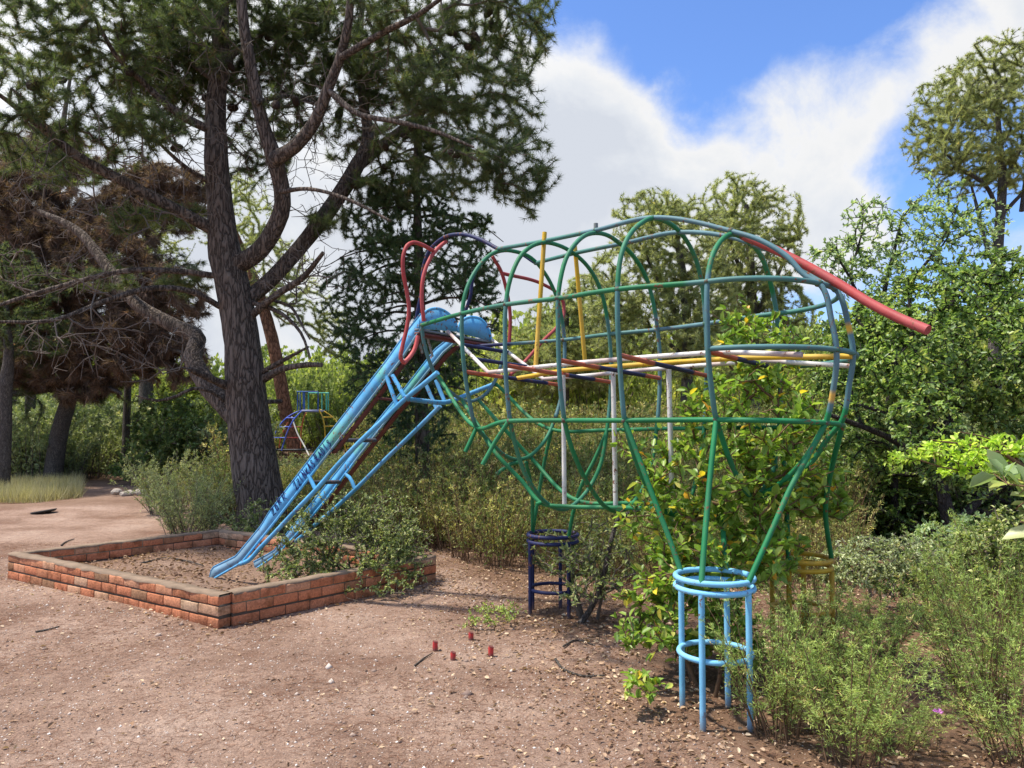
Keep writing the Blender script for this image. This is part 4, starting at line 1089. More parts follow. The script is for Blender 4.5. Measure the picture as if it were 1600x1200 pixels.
build('branches', [pl.wood(4)], TWIG, ced); build('crown', nb, CEDAR, ced)

# ------------------------------------------------------------------ light olive pines behind the elephant, tall pine on the right
def soft_pine(name, label, trunk, ells, d, seed, n, mat, nl=.13, nw=.013, group=None, bark=BARKG, per=3, nn=10, extra=(), tip=.006):
    rng = np.random.default_rng(seed); pl = Plant(rng)
    Ss = [limb_px(pl, trunk, d)]
    for e in extra: Ss.append(limb_px(pl, e, d, d + rng.uniform(-.8, .8), start=True))
    t = thing(name, label, 'pine tree', tuple(bd(trunk[0][0], trunk[0][1], d) * np.array((1, 1, 0))), group)
    bl = []
    for S in Ss: bl += limb_blocks(S, 9, .05)
    build('trunk', bl, bark, t, True)
    pl.grow(in_ellipsoids(ells, int(n*1.9), rng, .15), .42, .08, .02, .4)
    A, B = edges_of(pl, 4)
    nb = needles(A, B, per, nn, nl * .62, nw * .78, rng, 0, 1.15)
    pl.radii(tip, .42, .09)
    build('branches', [pl.wood(4)], bark, t); build('crown', [nb], mat, t)
    return t
d = 22.0
soft_pine('pine_tree', 'bushy light olive pine behind the middle of the elephant frame', [(1068,830,24),(1072,640,20),(1074,520,17),(1066,420,13),(1050,340,8)],
          [ell(1010,345,d,62,50,1.8), ell(1060,380,d,90,80,2), ell(985,440,d,70,70,1.8), ell(1040,520,d,90,80,1.8), ell(950,500,d,45,55,1.3,.8), ell(1090,470,d,70,80,1.6)], d, 21, 1300, ALEPPO, .2, .02, extra=([(1074,520,9),(1030,440,7),(1000,380,4)], [(1073,560,8),(1000,500,6),(960,470,4)]))
d = 24.0
soft_pine('pine_tree', 'taller airy olive pine behind the rump of the elephant frame', [(1180,830,26),(1178,640,22),(1176,500,18),(1172,400,13),(1166,320,8)],
          [ell(1150,320,d,55,50,1.8), ell(1200,345,d,50,50,1.8), ell(1230,375,d,32,38,1.3), ell(1180,420,d,70,70,2), ell(1140,400,d,55,70,1.8), ell(1200,500,d,70,70,1.8), ell(1130,520,d,50,80,1.6)], d, 22, 1200, ALEPPO, .2, .021, extra=([(1176,500,9),(1215,430,7),(1235,380,4)], [(1174,450,8),(1145,390,6),(1140,340,4)]))
d = 27.0
soft_pine('pine_tree', 'small pale pine seen through the front hoops of the elephant frame', [(880,830,20),(882,640,17),(884,540,12),(886,460,7)],
          [ell(875,520,d,60,60,2), ell(920,470,d,45,45,1.6), ell(850,580,d,60,50,2), ell(930,560,d,60,60,2), ell(800,560,d,40,50,1.6)], d, 23, 900, ALEPPO, .22, .023)
d = 19.0
soft_pine('pine_tree', 'tall pine with a round open crown high at the right edge', [(1552,900,26),(1554,640,22),(1556,430,18),(1562,350,16),(1566,290,14),(1560,200,9),(1556,120,5)],
          [ell(1540,120,d,70,52,2.2), ell(1490,190,d,62,55,2), ell(1560,200,d,80,70,2.3), ell(1600,130,d,60,60,2.2), ell(1475,240,d,45,35,1.4), ell(1540,265,d,70,40,1.8), ell(1610,240,d,60,60,2), ell(1480,150,d,45,45,1.6)], d, 24, 1250, ALEPPO, .16, .016,
          extra=([(1560,330,8),(1540,290,7),(1500,262,6),(1478,240,3)], [(1564,300,9),(1590,240,8),(1612,200,5)], [(1562,340,7),(1600,300,6),(1640,270,4)], [(1556,420,8),(1540,380,7),(1528,330,6),(1515,280,3)], [(1558,450,6),(1548,440,5),(1536,470,4)], [(1596,330,8),(1604,270,7),(1610,220,4)]))

# trunks in the wood on the left
d = 27.0
soft_pine('pine_tree', 'pine with a bare rust red trunk standing behind the climbing dome', [(466,760,27),(460,700,25),(448,650,23),(437,590,22),(425,530,21),(411,480,20),(398,440,18),(378,390,14),(355,340,10)],
          [ell(430,420,d,60,60,1.6), ell(470,470,d,50,45,1.4), ell(360,330,d,70,70,2), ell(520,520,d,35,40,1.2)], d, 25, 420, ALEPPO, .2, .02, bark=BARKR)
for k, (x, w_, d, top, lb) in enumerate(((6,24,17,500,'grey pine trunk at the left edge, its crown lost in brown needles'), (46,17,23,480,'slim pale grey pine trunk just right of the one at the left edge'), (197,13,21,450,'thin dark pine trunk midway between the half dead pine and the big pine'), (226,25,26,430,'pale thicker pine trunk close behind the thin dark one'))):
    soft_pine('pine_tree', lb, [(x - 4,770,w_ * 1.15),(x,690,w_),(x + 3,600,w_ * .9),(x + 8,top + 60,w_ * .7),(x + 4,top,w_ * .5),(x,top - 120,w_ * .25)],
              [ell(x,top - 60,d,80,60,1.6), ell(x + 40,top + 20,d,60,40,1.3)], d, 30 + k, 260, ALEPPO if k > 1 else PINE, .17, .017, tip=.008)
# ------------------------------------------------------------------ shrubs
def ell_bush(name, label, cat, ells, n, seed, mat, leaf, wood=TWIG, per=3, back=3, roots=None, seg=.14, wob=.03, kind='oval', tip=.0026, group=None, out=.8, upb=.3, stems=5, tint=None, bare=0, sr=.014):
    """woody shrub grown from a few stems at the ground into the given ellipsoids"""
    rng = np.random.default_rng(seed); pl = Plant(rng)
    c0 = np.mean([e[0] for e in ells], 0) if roots is None else np.array(roots)
    c0 = np.array((c0[0], c0[1], gz(c0[0], c0[1])))
    for k in range(stems):
        a = rng.uniform(0, 2 * PI); r = rng.uniform(.02, .14)
        b = c0 + np.array((math.cos(a) * r, math.sin(a) * r, -.05))
        pl.limb(np.array([b, b + np.array((math.cos(a) * .06, math.sin(a) * .06, .22)) + rng.normal(size=3) * .03]) * 1.0 if sr > .005 else np.array([b, b + np.array((math.cos(a) * .02, math.sin(a) * .02, .09))]), [sr, sr * .8])
    t = thing(name, label, cat, tuple(c0), group)
    pts = in_ellipsoids(ells, n, rng, .15); pts = pts[pts[:, 2] > .06]
    pl.grow(pts, seg, wob, .0, .4)
    A, B = edges_of(pl, back)
    lf = leafy(A, B, per, leaf[0], leaf[1], rng, kind, out, upb, tint)
    if bare:
        pl.tips = []; pl.grow(in_ellipsoids(ells, bare, rng), seg, wob * 1.5, 0, .3)
    pl.radii(tip, .42, .02)
    S0_ = [i for i in range(pl.n) if pl.par[i] >= 0 and pl.fixed[i]]
    bl = [pl.wood(4), segs(pl.P[pl.par[S0_]], pl.P[S0_], pl.R[pl.par[S0_]], pl.R[S0_], 6)]
    build('stems', bl, wood, t); build('foliage', [lf], mat, t)
    return t

def fountain(rng, n, h, spread, side, lps, L, Wd, kind='rhomb', base_r=.08, lean=(0, 0), start=.25, thick=.004, bend=.35, sidelen=.1):
    """many wand-like stems from one root, each with leafy side twigs -> wood block, leaf block (origin at root)"""
    a = rng.uniform(0, 2 * PI, n); r = base_r * np.sqrt(rng.random(n))
    B0 = np.stack([np.cos(a) * r, np.sin(a) * r, np.zeros(n) - .03], 1)
    H = h * rng.uniform(.55, 1.08, n); sp = spread * rng.uniform(.15, 1.0, n) ** .8
    a2 = a + rng.normal(0, .5, n)
    T = B0 + np.stack([np.cos(a2) * sp + lean[0] * H, np.sin(a2) * sp + lean[1] * H, H], 1)
    Mid = B0 + (T - B0) * .5 + np.stack([-np.cos(a2) * sp * bend * .5, -np.sin(a2) * sp * bend * .5, H * bend * .3], 1) + rng.normal(size=(n, 3)) * .02
    def at(t): t = t[..., None]; return (1-t)**2 * B0[:, None] + 2*t*(1-t) * Mid[:, None] + t*t * T[:, None]
    K = 7; tt = np.broadcast_to(np.linspace(0, 1, K), (n, K)); Q = at(tt)
    rr = thick * (1.2 - np.linspace(0, 1, K))[None] * rng.uniform(.6, 1.3, (n, 1))
    wood = [segs(Q[:, i], Q[:, i+1], rr[:, i], rr[:, i+1], 4) for i in range(K - 1)]
    ts = rng.uniform(start, 1, (n, side)); S = at(ts); S2 = at(np.minimum(ts + .04, 1.04)); ax = unit(S2 - S)
    sd = unit(ax * .9 + rng.normal(size=S.shape) * .65)
    ln_ = sidelen * rng.uniform(.4, 1.2, (n, side, 1)) * (1.25 - ts[..., None])
    E_ = S + sd * ln_
    wood.append(segs(S.reshape(-1, 3), E_.reshape(-1, 3), thick * .35, thick * .15, 3))
    u = rng.uniform(0, 1, (n, side, lps, 1)); P = S[:, :, None] + (E_ - S)[:, :, None] * u
    D = unit(sd[:, :, None] * .7 + rng.normal(size=P.shape) * .75 + np.array((0, 0, .25)))
    hue = np.clip(rng.normal(.45, .16, (n, 1, 1)) + rng.normal(0, .16, (n, side, 1)) + rng.normal(0, .08, (n, side, lps)), 0, 1)
    s = rng.uniform(.6, 1.25, n * side * lps)
    return wood, leaves(P.reshape(-1, 3), D.reshape(-1, 3), L * s, Wd * s, rng, kind, hue.ravel())
def shift(b, o, rz=0, s=1.0):
    c, n_ = math.cos(rz), math.sin(rz); V = b[0] @ np.array(((c, n_, 0), (-n_, c, 0), (0, 0, 1))) * s + np.asarray(o)
    return (V, *b[1:])
def fount_thing(name, label, cat, root, wood, leaf, mw, ml, group=None):
    t = thing(name, label, cat, tuple(root), group)
    build('stems', [(b[0], *b[1:]) for b in wood], mw, t, origin=(0, 0, 0)); build('foliage', [leaf], ml, t, origin=(0, 0, 0))
    return t

# shrub growing up inside the rump of the frame: large fresh leaves
d = 4.75
ell_bush('leafy_shrub', 'large fresh green shrub with yellowing leaves growing up inside the elephant frame', 'shrub',
    [ell(1185,545,d+.15,68,70,.3), ell(1175,640,d,120,70,.5), ell(1130,740,d,130,70,.5), ell(1230,740,d+.1,90,80,.5), ell(1120,850,d-.05,110,70,.5), ell(1020,800,d+.1,60,60,.35,.7), ell(1195,850,d+.1,70,40,.4), ell(1010,960,d-.1,55,60,.35,.8), ell(1090,960,d+.1,80,60,.4,.9), ell(1140,975,d+.25,50,60,.35,.8), ell(1050,890,d,60,50,.4,.9), ell(1120,1020,d+.15,70,40,.35,.7), ell(1010,690,d+.3,50,40,.35,.6), ell(1290,770,d+.25,50,40,.3), ell(1140,485,d+.25,30,35,.2,.5)],
    1600, 41, CIST, (.066, .035), TWIGR, per=2, back=3, roots=bz(1110, 1075), seg=.12, wob=.02, out=.75, upb=.15, stems=9, tip=.0028)
# grey rockrose bush spilling over the wall beside the slide
d = 7.35
ell_bush('rockrose_bush', 'tangled grey green bush over the sandbox wall at the foot of the slide', 'shrub',
    [ell(560,850,d,95,60,.55), ell(480,850,d-.1,60,45,.45), ell(620,890,d-.05,55,45,.4), ell(520,795,d+.2,60,40,.4,.8), ell(600,810,d+.3,55,45,.4), ell(580,915,d-.35,70,35,.35), ell(440,880,d-.3,40,30,.3,.7), ell(640,850,d+.2,40,40,.4,.8), ell(470,900,d-.5,45,22,.3,.7)],
    1700, 42, ROCKR, (.036, .015), TWIG, per=3, back=4, roots=bz(560, 915), seg=.12, wob=.035, stems=12, tip=.0022, bare=250)
# bush at the foot of the big pine
d = 10.0
ell_bush('rockrose_bush', 'small pale leaved bush beneath the trunk of the big pine', 'shrub',
    [ell(420,810,d-.3,55,35,.5), ell(390,845,d-.5,45,25,.4), ell(460,800,d-.2,30,30,.3), ell(365,815,d-.2,35,25,.3)], 420, 43, ROCKR, (.045, .02), TWIG, per=3, back=3, roots=bz(410, 862), seg=.14, stems=7)
rng = np.random.default_rng(44)
for (x, y, h, sp, lb, mat) in ((300, 838, .95, .75, 'broad feathery grey green shrub left of the big pine trunk, nearest the sandbox', UNDER), (262, 800, 1.05, .7, 'feathery shrub at the edge of the trodden path, leftmost by the big pine', UNDER), (345, 812, 1.0, .7, 'rusty topped feathery shrub leaning against the big pine trunk', OLIVE)):
    wd, lf = fountain(rng, 85, h, sp, 22, 7, .04, .010, base_r=.35, thick=.005, sidelen=.16, start=.12)
    fount_thing('broom_shrub', lb, 'shrub', bz(x, y), wd, lf, TWIG, mat)
# shrub round the navy stand
d = 6.0
ell_bush('rockrose_bush', 'thin grey leaved shrub climbing round the dark navy stand', 'shrub',
    [ell(925,850,d+.2,50,50,.4), ell(900,900,d-.1,40,50,.3), ell(960,880,d,45,55,.35), ell(860,860,d+.3,40,45,.3,.6)], 330, 45, ROCKR, (.045, .019), TWIG, per=2, back=3, roots=bz(925, 965), seg=.13, stems=6, bare=120)
ell_bush('young_plant', 'young light green weed clump beside the red post stubs', 'plant', [ell(765,968,6.0,42,26,.25), ell(735,985,5.8,30,14,.2), ell(800,955,6.1,25,18,.2)], 260, 46, HEATH, (.028, .012), TWIGR, per=3, back=2, roots=bz(765, 985), seg=.07, stems=8, tip=.0016, sr=.003)
ell_bush('young_plant', 'light green seedling in the leaf litter left of the light blue stand', 'plant', [ell(1005,1075,4.15,38,14,.12), ell(990,1065,4.2,18,12,.1)], 26, 47, CIST, (.06, .03), TWIGR, per=2, back=2, roots=bz(1008, 1092), seg=.06, stems=1, tip=.0016, sr=.004)

# feathery shrubs of the right foreground
FS = [(1215,1150,.62,.34,'feathery green shrub hard against the right leg of the light blue stand',1),
      (1300,1075,.56,.38,'upright feathery shrub one step right of the light blue stand',2),
      (1255,1010,.38,.34,'feathery shrub in front of the hidden yellow stand',3),
      (1330,1190,.50,.38,'low feathery shrub cut by the bottom edge of the photo, left of the pink flower',1),
      (1400,1170,.27,.26,'sparse low feathery shrub just left of the pink flower',2),
      (1550,1120,.72,.36,'tall feathery shrub with brown lower stems at the right edge',3),
      (1590,1040,.80,.42,'dense feathery shrub cut by the right edge above the brown stemmed one',1),
      (1480,1000,.60,.36,'feathery shrub at the right rim of the bare litter patch',2),
      (1560,960,.66,.42,'bushy feathery shrub under the yellow green sapling',3),
      (1590,1190,.50,.36,'dark brown feathery shrub in the bottom right corner',2),
      (1350,1130,.50,.36,'feathery shrub between the light blue stand and the pink flower',3),
      (1380,1030,.38,.26,'little wispy feathery shrub in the middle of the bare litter patch',1)]
pro = {}
rng = np.random.default_rng(48)
for k in (1, 2, 3): pro[k] = fountain(rng, (34, 28, 36)[k-1], 1.0, .5, 28, 9, .032, .0052, base_r=.14, thick=.0042, sidelen=.15, start=.15, lean=((.06, 0), (-.08, .05), (.02, -.06))[k-1])
first = {}
for (x, y, h, sp, lb, k) in FS:
    root = bz(x, y)
    if k not in first:
        t = fount_thing('feathery_shrub', lb, 'shrub', root, *pro[k], TWIGR, HEATH, 'feathery shrubs of the right foreground'); first[k] = t
    else: t = copy_tree(first[k], tuple(root), rng.uniform(0, 6), 1, lb, 'feathery shrubs of the right foreground')
    t.scale = (sp / .45, sp / .45, h * 1.22); t.rotation_euler = (0, 0, rng.uniform(0, 6))
# low shrubs at the back of the clearing on the right
for (ex, n, sd, mat, lb, rt, lf) in (
    ([ell(1370,870,6.2,60,32,.5), ell(1320,890,6.0,50,30,.4), ell(1420,860,6.4,40,26,.4)], 750, 51, SILVER, 'pale silvery shrub behind the yellow stand', (1370, 930), (.034, .016)),
    ([ell(1450,900,6.2,60,22,.45), ell(1400,915,6.0,40,16,.35)], 520, 52, ROCKR, 'low brownish green shrub behind the bare litter patch', (1440, 930), (.03, .012)),
    ([ell(1550,870,5.2,55,50,.4), ell(1590,830,5.1,40,40,.35)], 520, 53, ROCKR, 'dull green shrub with small round leaves at the right edge', (1565, 950), (.034, .02)),
    ([ell(1480,855,7.0,50,40,.5), ell(1530,830,7.2,40,30,.4)], 420, 54, YOAK, 'yellowish green shrub in front of the dark hollow under the oak', (1490, 920), (.05, .025))):
    ell_bush('low_shrub', lb, 'shrub', ex, n, sd, mat, lf, TWIG, per=3, back=3, roots=bz(*rt), seg=.12, wob=.03, stems=8, tip=.002, bare=120)
# pink flower
P0 = bz(1462, 1178); fl = thing('pink_flower', 'single pink rockrose flower low among the right foreground shrubs', 'flower', tuple(P0))
tip_ = bd(1465, 1113, P0[1]); stem = smooth_path(np.array([P0, (P0 + tip_) / 2 + np.array((.01, 0, 0)), tip_]), .02)
build('stem', tube(stem, .0015, 5), TWIGR, fl)
pd = np.array([(math.cos(a), math.sin(a) * .8 - .5, .35) for a in np.linspace(0, 2 * PI, 6)[:5]])
build('petals', [leaves(np.tile(tip_, (5, 1)), pd, .026, .03, RNG, 'oval', np.full(5, .5))], flat_mat('petal', (.62, .16, .55), (.75, .28, .68), 30, .5), fl)

# ------------------------------------------------------------------ oaks on the right
BARKD = bark_mat('dark_bark', (.05, .042, .036), (.13, .11, .095), 22, .02, .3)
def oak(name, label, limbs, ells, n, d, seed, mat, leaf, per=3, back=3, seg=.25, bark=BARKD, cat='oak tree', tip=.004, bare=0, out=.85):
    rng = np.random.default_rng(seed); pl = Plant(rng); Ss = []
    for k, (p_, dd) in enumerate(limbs): Ss.append(limb_px(pl, p_, d if k == 0 else dd[0], dd[1], start=None if k == 0 else True))
    t = thing(name, label, cat, tuple(bd(limbs[0][0][0][0], limbs[0][0][0][1], d) * np.array((1, 1, 0))))
    bl = []
    for S in Ss: bl += limb_blocks(S, 10, .06)
    pl.grow(in_ellipsoids(ells, n, rng, .2), seg, .05, .0, .4)
    A, B = edges_of(pl, back); lf = leafy(A, B, per, leaf[0], leaf[1], rng, 'oval', out, .2)
    if bare: pl.tips = []; pl.grow(in_ellipsoids(ells, bare, rng), seg, .06, 0)
    pl.radii(tip, .42, .05)
    build('trunk', bl + [pl.wood(4)], bark, t, True); build('crown', [lf], mat, t)
    return t
d = 8.6
oak('oak_tree', 'dense spreading oak with dark limbs behind the rump of the elephant frame',
    [([(1500,900,24),(1480,800,22),(1465,730,19),(1455,670,16),(1440,600,12),(1425,520,9),(1420,440,5)], (d, d)), ([(1470,745,12),(1400,690,11),(1330,660,9),(1270,640,5)], (d, d-.6)),
     ([(1458,690,15),(1500,640,13),(1560,600,10),(1600,560,7)], (d, d-.3)), ([(1445,620,12),(1390,560,10),(1340,500,6)], (d, d+.3)), ([(1430,540,9),(1480,480,8),(1520,440,5)], (d, d+.4)), ([(1490,820,15),(1560,760,12),(1620,740,8)], (d, d))],
    [ell(1450,650,d-1.0,60,70,.4,.7), ell(1500,740,d-.9,60,50,.4,.7), ell(1400,560,d-.1,95,75,1.1), ell(1490,560,d,95,80,1.2), ell(1570,540,d,70,90,1.2), ell(1340,600,d+.1,70,60,.9), ell(1430,480,d+.2,80,60,1), ell(1540,450,d+.3,70,60,1), ell(1590,620,d-.2,60,60,1), ell(1500,650,d+.2,90,50,.9), ell(1380,680,d+.5,60,40,.6,.6), ell(1300,560,d+.4,45,60,.7), ell(1330,700,d+1.0,60,60,.6,.8), ell(1590,700,d+.5,60,50,.8,.8), ell(1600,440,d+.4,50,60,1), ell(1440,830,d+1.6,140,80,.7,1.6), ell(1420,740,d+1.7,110,60,.6,1.2), ell(1330,800,d+1.8,80,80,.7,.8), ell(1560,820,d+1.2,80,80,.6,.8), ell(1480,740,d+1.5,120,70,.6,.8), ell(1340,520,d+.6,50,50,.7)],
    7800, d, 61, OAK, (.06, .035), per=4, back=3, bare=200)
d = 9.9
oak('oak_tree', 'young airy oak with pale bluish leaves rising above the dense oak against the sky',
    [([(1400,860,14),(1395,700,12),(1385,560,10),(1380,470,8),(1395,400,6),(1410,340,4)], (d, d)), ([(1385,560,7),(1350,480,6),(1320,420,4),(1300,390,3)], (d, d-.2)), ([(1382,480,6),(1440,420,5),(1480,360,4),(1500,310,3)], (d, d+.3)), ([(1380,500,6),(1330,440,5),(1345,370,3),(1350,330,2)], (d, d))],
    [ell(1360,350,d,45,50,.5), ell(1320,400,d,45,40,.5), ell(1430,350,d,50,45,.5), ell(1480,330,d+.1,45,45,.5), ell(1410,410,d,60,45,.6), ell(1500,390,d+.2,50,50,.5), ell(1450,290,d+.1,22,22,.25,.8), ell(1370,440,d,60,40,.5), ell(1285,410,d,25,35,.3), ell(1540,350,d+.3,35,40,.4)],
    1000, d, 62, YOAK, (.062, .032), per=2, back=3, seg=.16, tip=.003, out=.75)
d = 4.7
oak('sapling', 'yellow green sapling with thin arching sprays in front of the dark oak',
    [([(1640,960,9),(1630,820,8),(1600,730,7),(1540,700,5),(1470,690,3)], (d, d-.1)), ([(1610,750,5),(1560,715,4),(1500,735,3),(1440,720,2)], (d, d-.2)), ([(1600,730,5),(1560,690,3),(1500,675,2)], (d, d))],
    [ell(1500,700,d-.1,70,18,.25), ell(1570,695,d,50,22,.25), ell(1430,712,d-.15,40,12,.2), ell(1590,735,d,35,30,.25), ell(1520,730,d-.1,50,16,.2), ell(1390,728,d-.15,15,8,.1,.6)],
    230, d, 63, BRIGHT, (.042, .022), per=3, back=3, seg=.1, cat='sapling', tip=.0016, bark=TWIGR)
d = 2.2
oak('oak_branch', 'big soft lobed leaves on a branch end very near the camera at the right edge',
    [([(1760,900,8),(1690,840,7),(1640,790,5),(1605,760,4)], (d, d)), ([(1690,840,5),(1640,830,4),(1595,815,3)], (d, d))],
    [ell(1600,750,d,26,26,.08), ell(1595,800,d,28,30,.08), ell(1640,780,d,40,70,.15)], 26, d, 64, YOAK, (.085, .05), per=2, back=2, seg=.05, cat='branch', tip=.0015, bark=TWIGR)

# bent bare stem by the navy stand
S = smooth_path(np.array([bd(898,985,6.05), bd(925,948,6.0), bd(945,890,5.95), bd(955,845,5.9), bd(968,810,5.9), bd(1000,797,5.9), bd(1040,790,5.95)]), .05)
sb = thing('bare_stem', 'bent bare brown stem leaning out beside the dark navy stand', 'stem', tuple(S[0] * np.array((1, 1, 0))))
build('stem', tube(S, np.linspace(.024, .012, len(S)), 8, rough=.12), BARKG, sb, True)

# ------------------------------------------------------------------ masses that read as one: thicket, undergrowth, far wood
def mass(name, spots, protos, matw, matl, seed):
    """spots: (x, y, z, scale, height) ; one stuff object of many intergrown shrubs (wood and leaves as two materials)"""
    rng = np.random.default_rng(seed); W_, L_ = [], []
    for (x, y, z, s, h) in spots:
        wd, lf = protos[rng.integers(len(protos))]; a = rng.uniform(0, 6.28)
        def tr(b, tshift=0.0):
            c, n_ = math.cos(a), math.sin(a); V = b[0] @ np.array(((c, n_, 0), (-n_, c, 0), (0, 0, 1))) * np.array((s, s, h)) + np.array((x, y, z))
            return (V, b[1], np.clip(b[2] + tshift, 0, 1))
        W_ += [tr(b) for b in wd]; L_.append(tr(lf, rng.normal(0, .14)))
    o = build(name, W_ + L_, matw)
    o.data.materials.append(matl)
    nw = sum(len(b[1]) for b in W_); n = len(o.data.polygons)
    mi = np.zeros(n, np.int32); mi[nw:] = 1; o.data.polygons.foreach_set('material_index', mi)
    tag(o, kind='stuff'); return o
rng = np.random.default_rng(70)
TP = [fountain(rng, 20, 1.0, .5, 11, 6, .045, .015, base_r=.2, thick=.006, sidelen=.17, start=.15) for _ in range(4)]
spots = []
while len(spots) < 620:
    y = 6.4 + 15 * rng.random() ** 1.3; x = rng.uniform(-.36 * y - .3, .42 * y + .2)
    px, py = proj((x, y, 0))
    front = np.interp(px, [400, 560, 690, 780, 860, 930, 1000, 1100, 1250, 1400], [815, 850, 872, 888, 905, 925, 935, 920, 925, 905])
    if py > front: continue
    if px < 470 and y < 10.8: continue
    tall = np.interp(y, [6.4, 8, 10, 14, 21], [.55, .85, 1.15, 1.5, 2.1]) * rng.uniform(.7, 1.15)
    if 395 < px < 590 and y > 9: tall = min(tall, max(.25, 1.6 - y * .042 - .25) * rng.uniform(.75, 1.0))
    spots.append((x, y, gz(x, y), tall * .85, tall))
o = mass('thicket', spots, TP, TWIGR, OLIVE, 71); tag(o, 'brown and olive thicket of thin stemmed shrubs behind the slide and the elephant frame', 'thicket')
UP = [fountain(rng, 24, 1.0, .6, 10, 6, .07, .03, base_r=.25, thick=.007, sidelen=.2, start=.1) for _ in range(3)]
spots = []
while len(spots) < 260:
    y = rng.uniform(18.5, 30); x = rng.uniform(-.72 * y, -.345 * y); px, py = proj((x, y, 0))
    lim = np.interp(px, [0, 130, 180, 250, 400], [757, 752, 742, 747, 760])
    if py > lim: continue
    t_ = rng.uniform(.9, 1.7) * (1 + (y - 19) * .06)
    spots.append((x, y, gz(x, y), t_ * .9, t_))
for k in range(90):
    y = rng.uniform(18.5, 27.5); x = rng.uniform(-.345 * y, -.10 * y); t_ = rng.uniform(.35, .62)
    spots.append((x, y, gz(x, y), t_ * 1.3, t_))
o = mass('undergrowth', spots, UP, TWIG, UNDER, 72); tag(o, 'dark grey green undergrowth closing the trodden path on the left', 'undergrowth')
# bright bush at the end of the path
for (ex, n, sd, lb, rt) in (([ell(265,660,19.5,55,45,1.0), ell(235,705,19.2,45,30,.8), ell(300,690,19.5,50,40,.9), ell(200,735,19,35,15,.5)], 900, 73, 'fresh bright green bush at the far end of the trodden path', (250, 758)),
                            ([ell(300,640,21.5,60,60,1.2)], 600, 74, 'yellowish green bush behind the trunk of the big pine', (310, 752))):
    ell_bush('leafy_bush', lb, 'bush', ex, n, sd, FARG if sd == 74 else LUSH, (.11, .065), TWIG, per=3, back=3, roots=bz(*rt), seg=.3, wob=.06, stems=6, tip=.005)
spots = []
while len(spots) < 150:
    y = rng.uniform(10.2, 19); x = rng.uniform(.40 * y, .95 * y); t_ = rng.uniform(1.0, 1.9)
    spots.append((x, y, gz(x, y), t_ * .9, t_))
o = mass('understorey', spots, UP, TWIG, UNDER, 77); tag(o, 'dark understorey filling the hollow beneath the spreading oak', 'undergrowth')
FPW = [fountain(rng, 26, 1.0, .5, 12, 6, .055, .034, base_r=.2, thick=.006, sidelen=.2, start=.15) for _ in range(3)]
spots = []
for k in range(330):
    y = rng.uniform(27, 48); x = rng.uniform(-.85 * y, .85 * y)
    t_ = rng.uniform(2.6, 5.2) * (1 + (y - 27) * .03) * (.72 if -.55 < x / y < -.05 else 1)
    spots.append((x, y, gz(x, y), t_ * .75, t_))
o = mass('far_wood', spots, FPW, TWIG, FARG, 75); tag(o, 'sunlit yellow green wood in the distance behind everything', 'wood')

# dry grass strip
rng = np.random.default_rng(76); n = 9000
px = rng.uniform(-60, 128, n); py = rng.uniform(757, 786, n) - np.maximum(0, px - 60) * .12
P = np.array([bz(a, b) for a, b in zip(px, py)]); D = unit(np.stack([rng.normal(0, .35, n), rng.normal(0, .3, n), np.ones(n)], 1))
o = build('dry_grass', [leaves(P, D, .34 * rng.uniform(.5, 1.2, n), .012, rng, 'needle')], GRASS); tag(o, 'strip of pale dry grass beside the trodden path', 'grass', kind='stuff')

# ------------------------------------------------------------------ litter, pebbles, sticks
rng = np.random.default_rng(80)
def scatter(n, xr, yr, dens):
    out = []
    while len(out) < n:
        y = yr[0] + (yr[1] - yr[0]) * rng.random() ** 1.25; x = rng.uniform(xr[0], xr[1]); 
        if abs(x) > .78 * y + .3: continue
        if rng.random() < dens(x, y): out.append((x, y, gz(x, y)))
    return np.array(out)
WALLS = [(cb_, ca), (ca, cc), (cc, cd), (cd, cb_)]
def seg_d(x, y, p, q):
    d_ = q - p; t_ = np.clip(((x - p[0]) * d_[0] + (y - p[1]) * d_[1]) / (d_ @ d_), 0, 1); return math.hypot(x - p[0] - d_[0] * t_, y - p[1] - d_[1] * t_)
def litter_d(x, y):
    wd_ = min(seg_d(x, y, *w2) for w2 in WALLS); drift = .55 * math.exp(-(wd_ / .16) ** 2) if wd_ < .6 else 0
    e = x - edge_x(y); inside = 1.0 if e > 0 else math.exp(e / .45)
    return np.clip(inside + drift + .012 + (.22 if y > 4.6 else .05) * max(0, mnoise.noise(Vector((x * 1.5, y * 1.5, 0)))), 0, 1)
P = scatter(18000, (-5.6, 6), (2.3, 10.2), litter_d); n = len(P)
P[:, 2] += .006 + rng.random(n) * .012
D = unit(np.stack([rng.normal(size=n), rng.normal(size=n), rng.normal(0, .16, n)], 1)); s_ = rng.uniform(.55, 1.25, n)
o = build('leaf_litter', [leaves(P, D, .034 * s_, .018 * s_, rng, 'oval', rng.random(n), up=np.tile((0, 0, 1.0), (n, 1)), fold=.3)], LITTER); tag(o, 'tan fallen leaves strewn under the shrubs and the frame', 'leaf litter', kind='stuff')
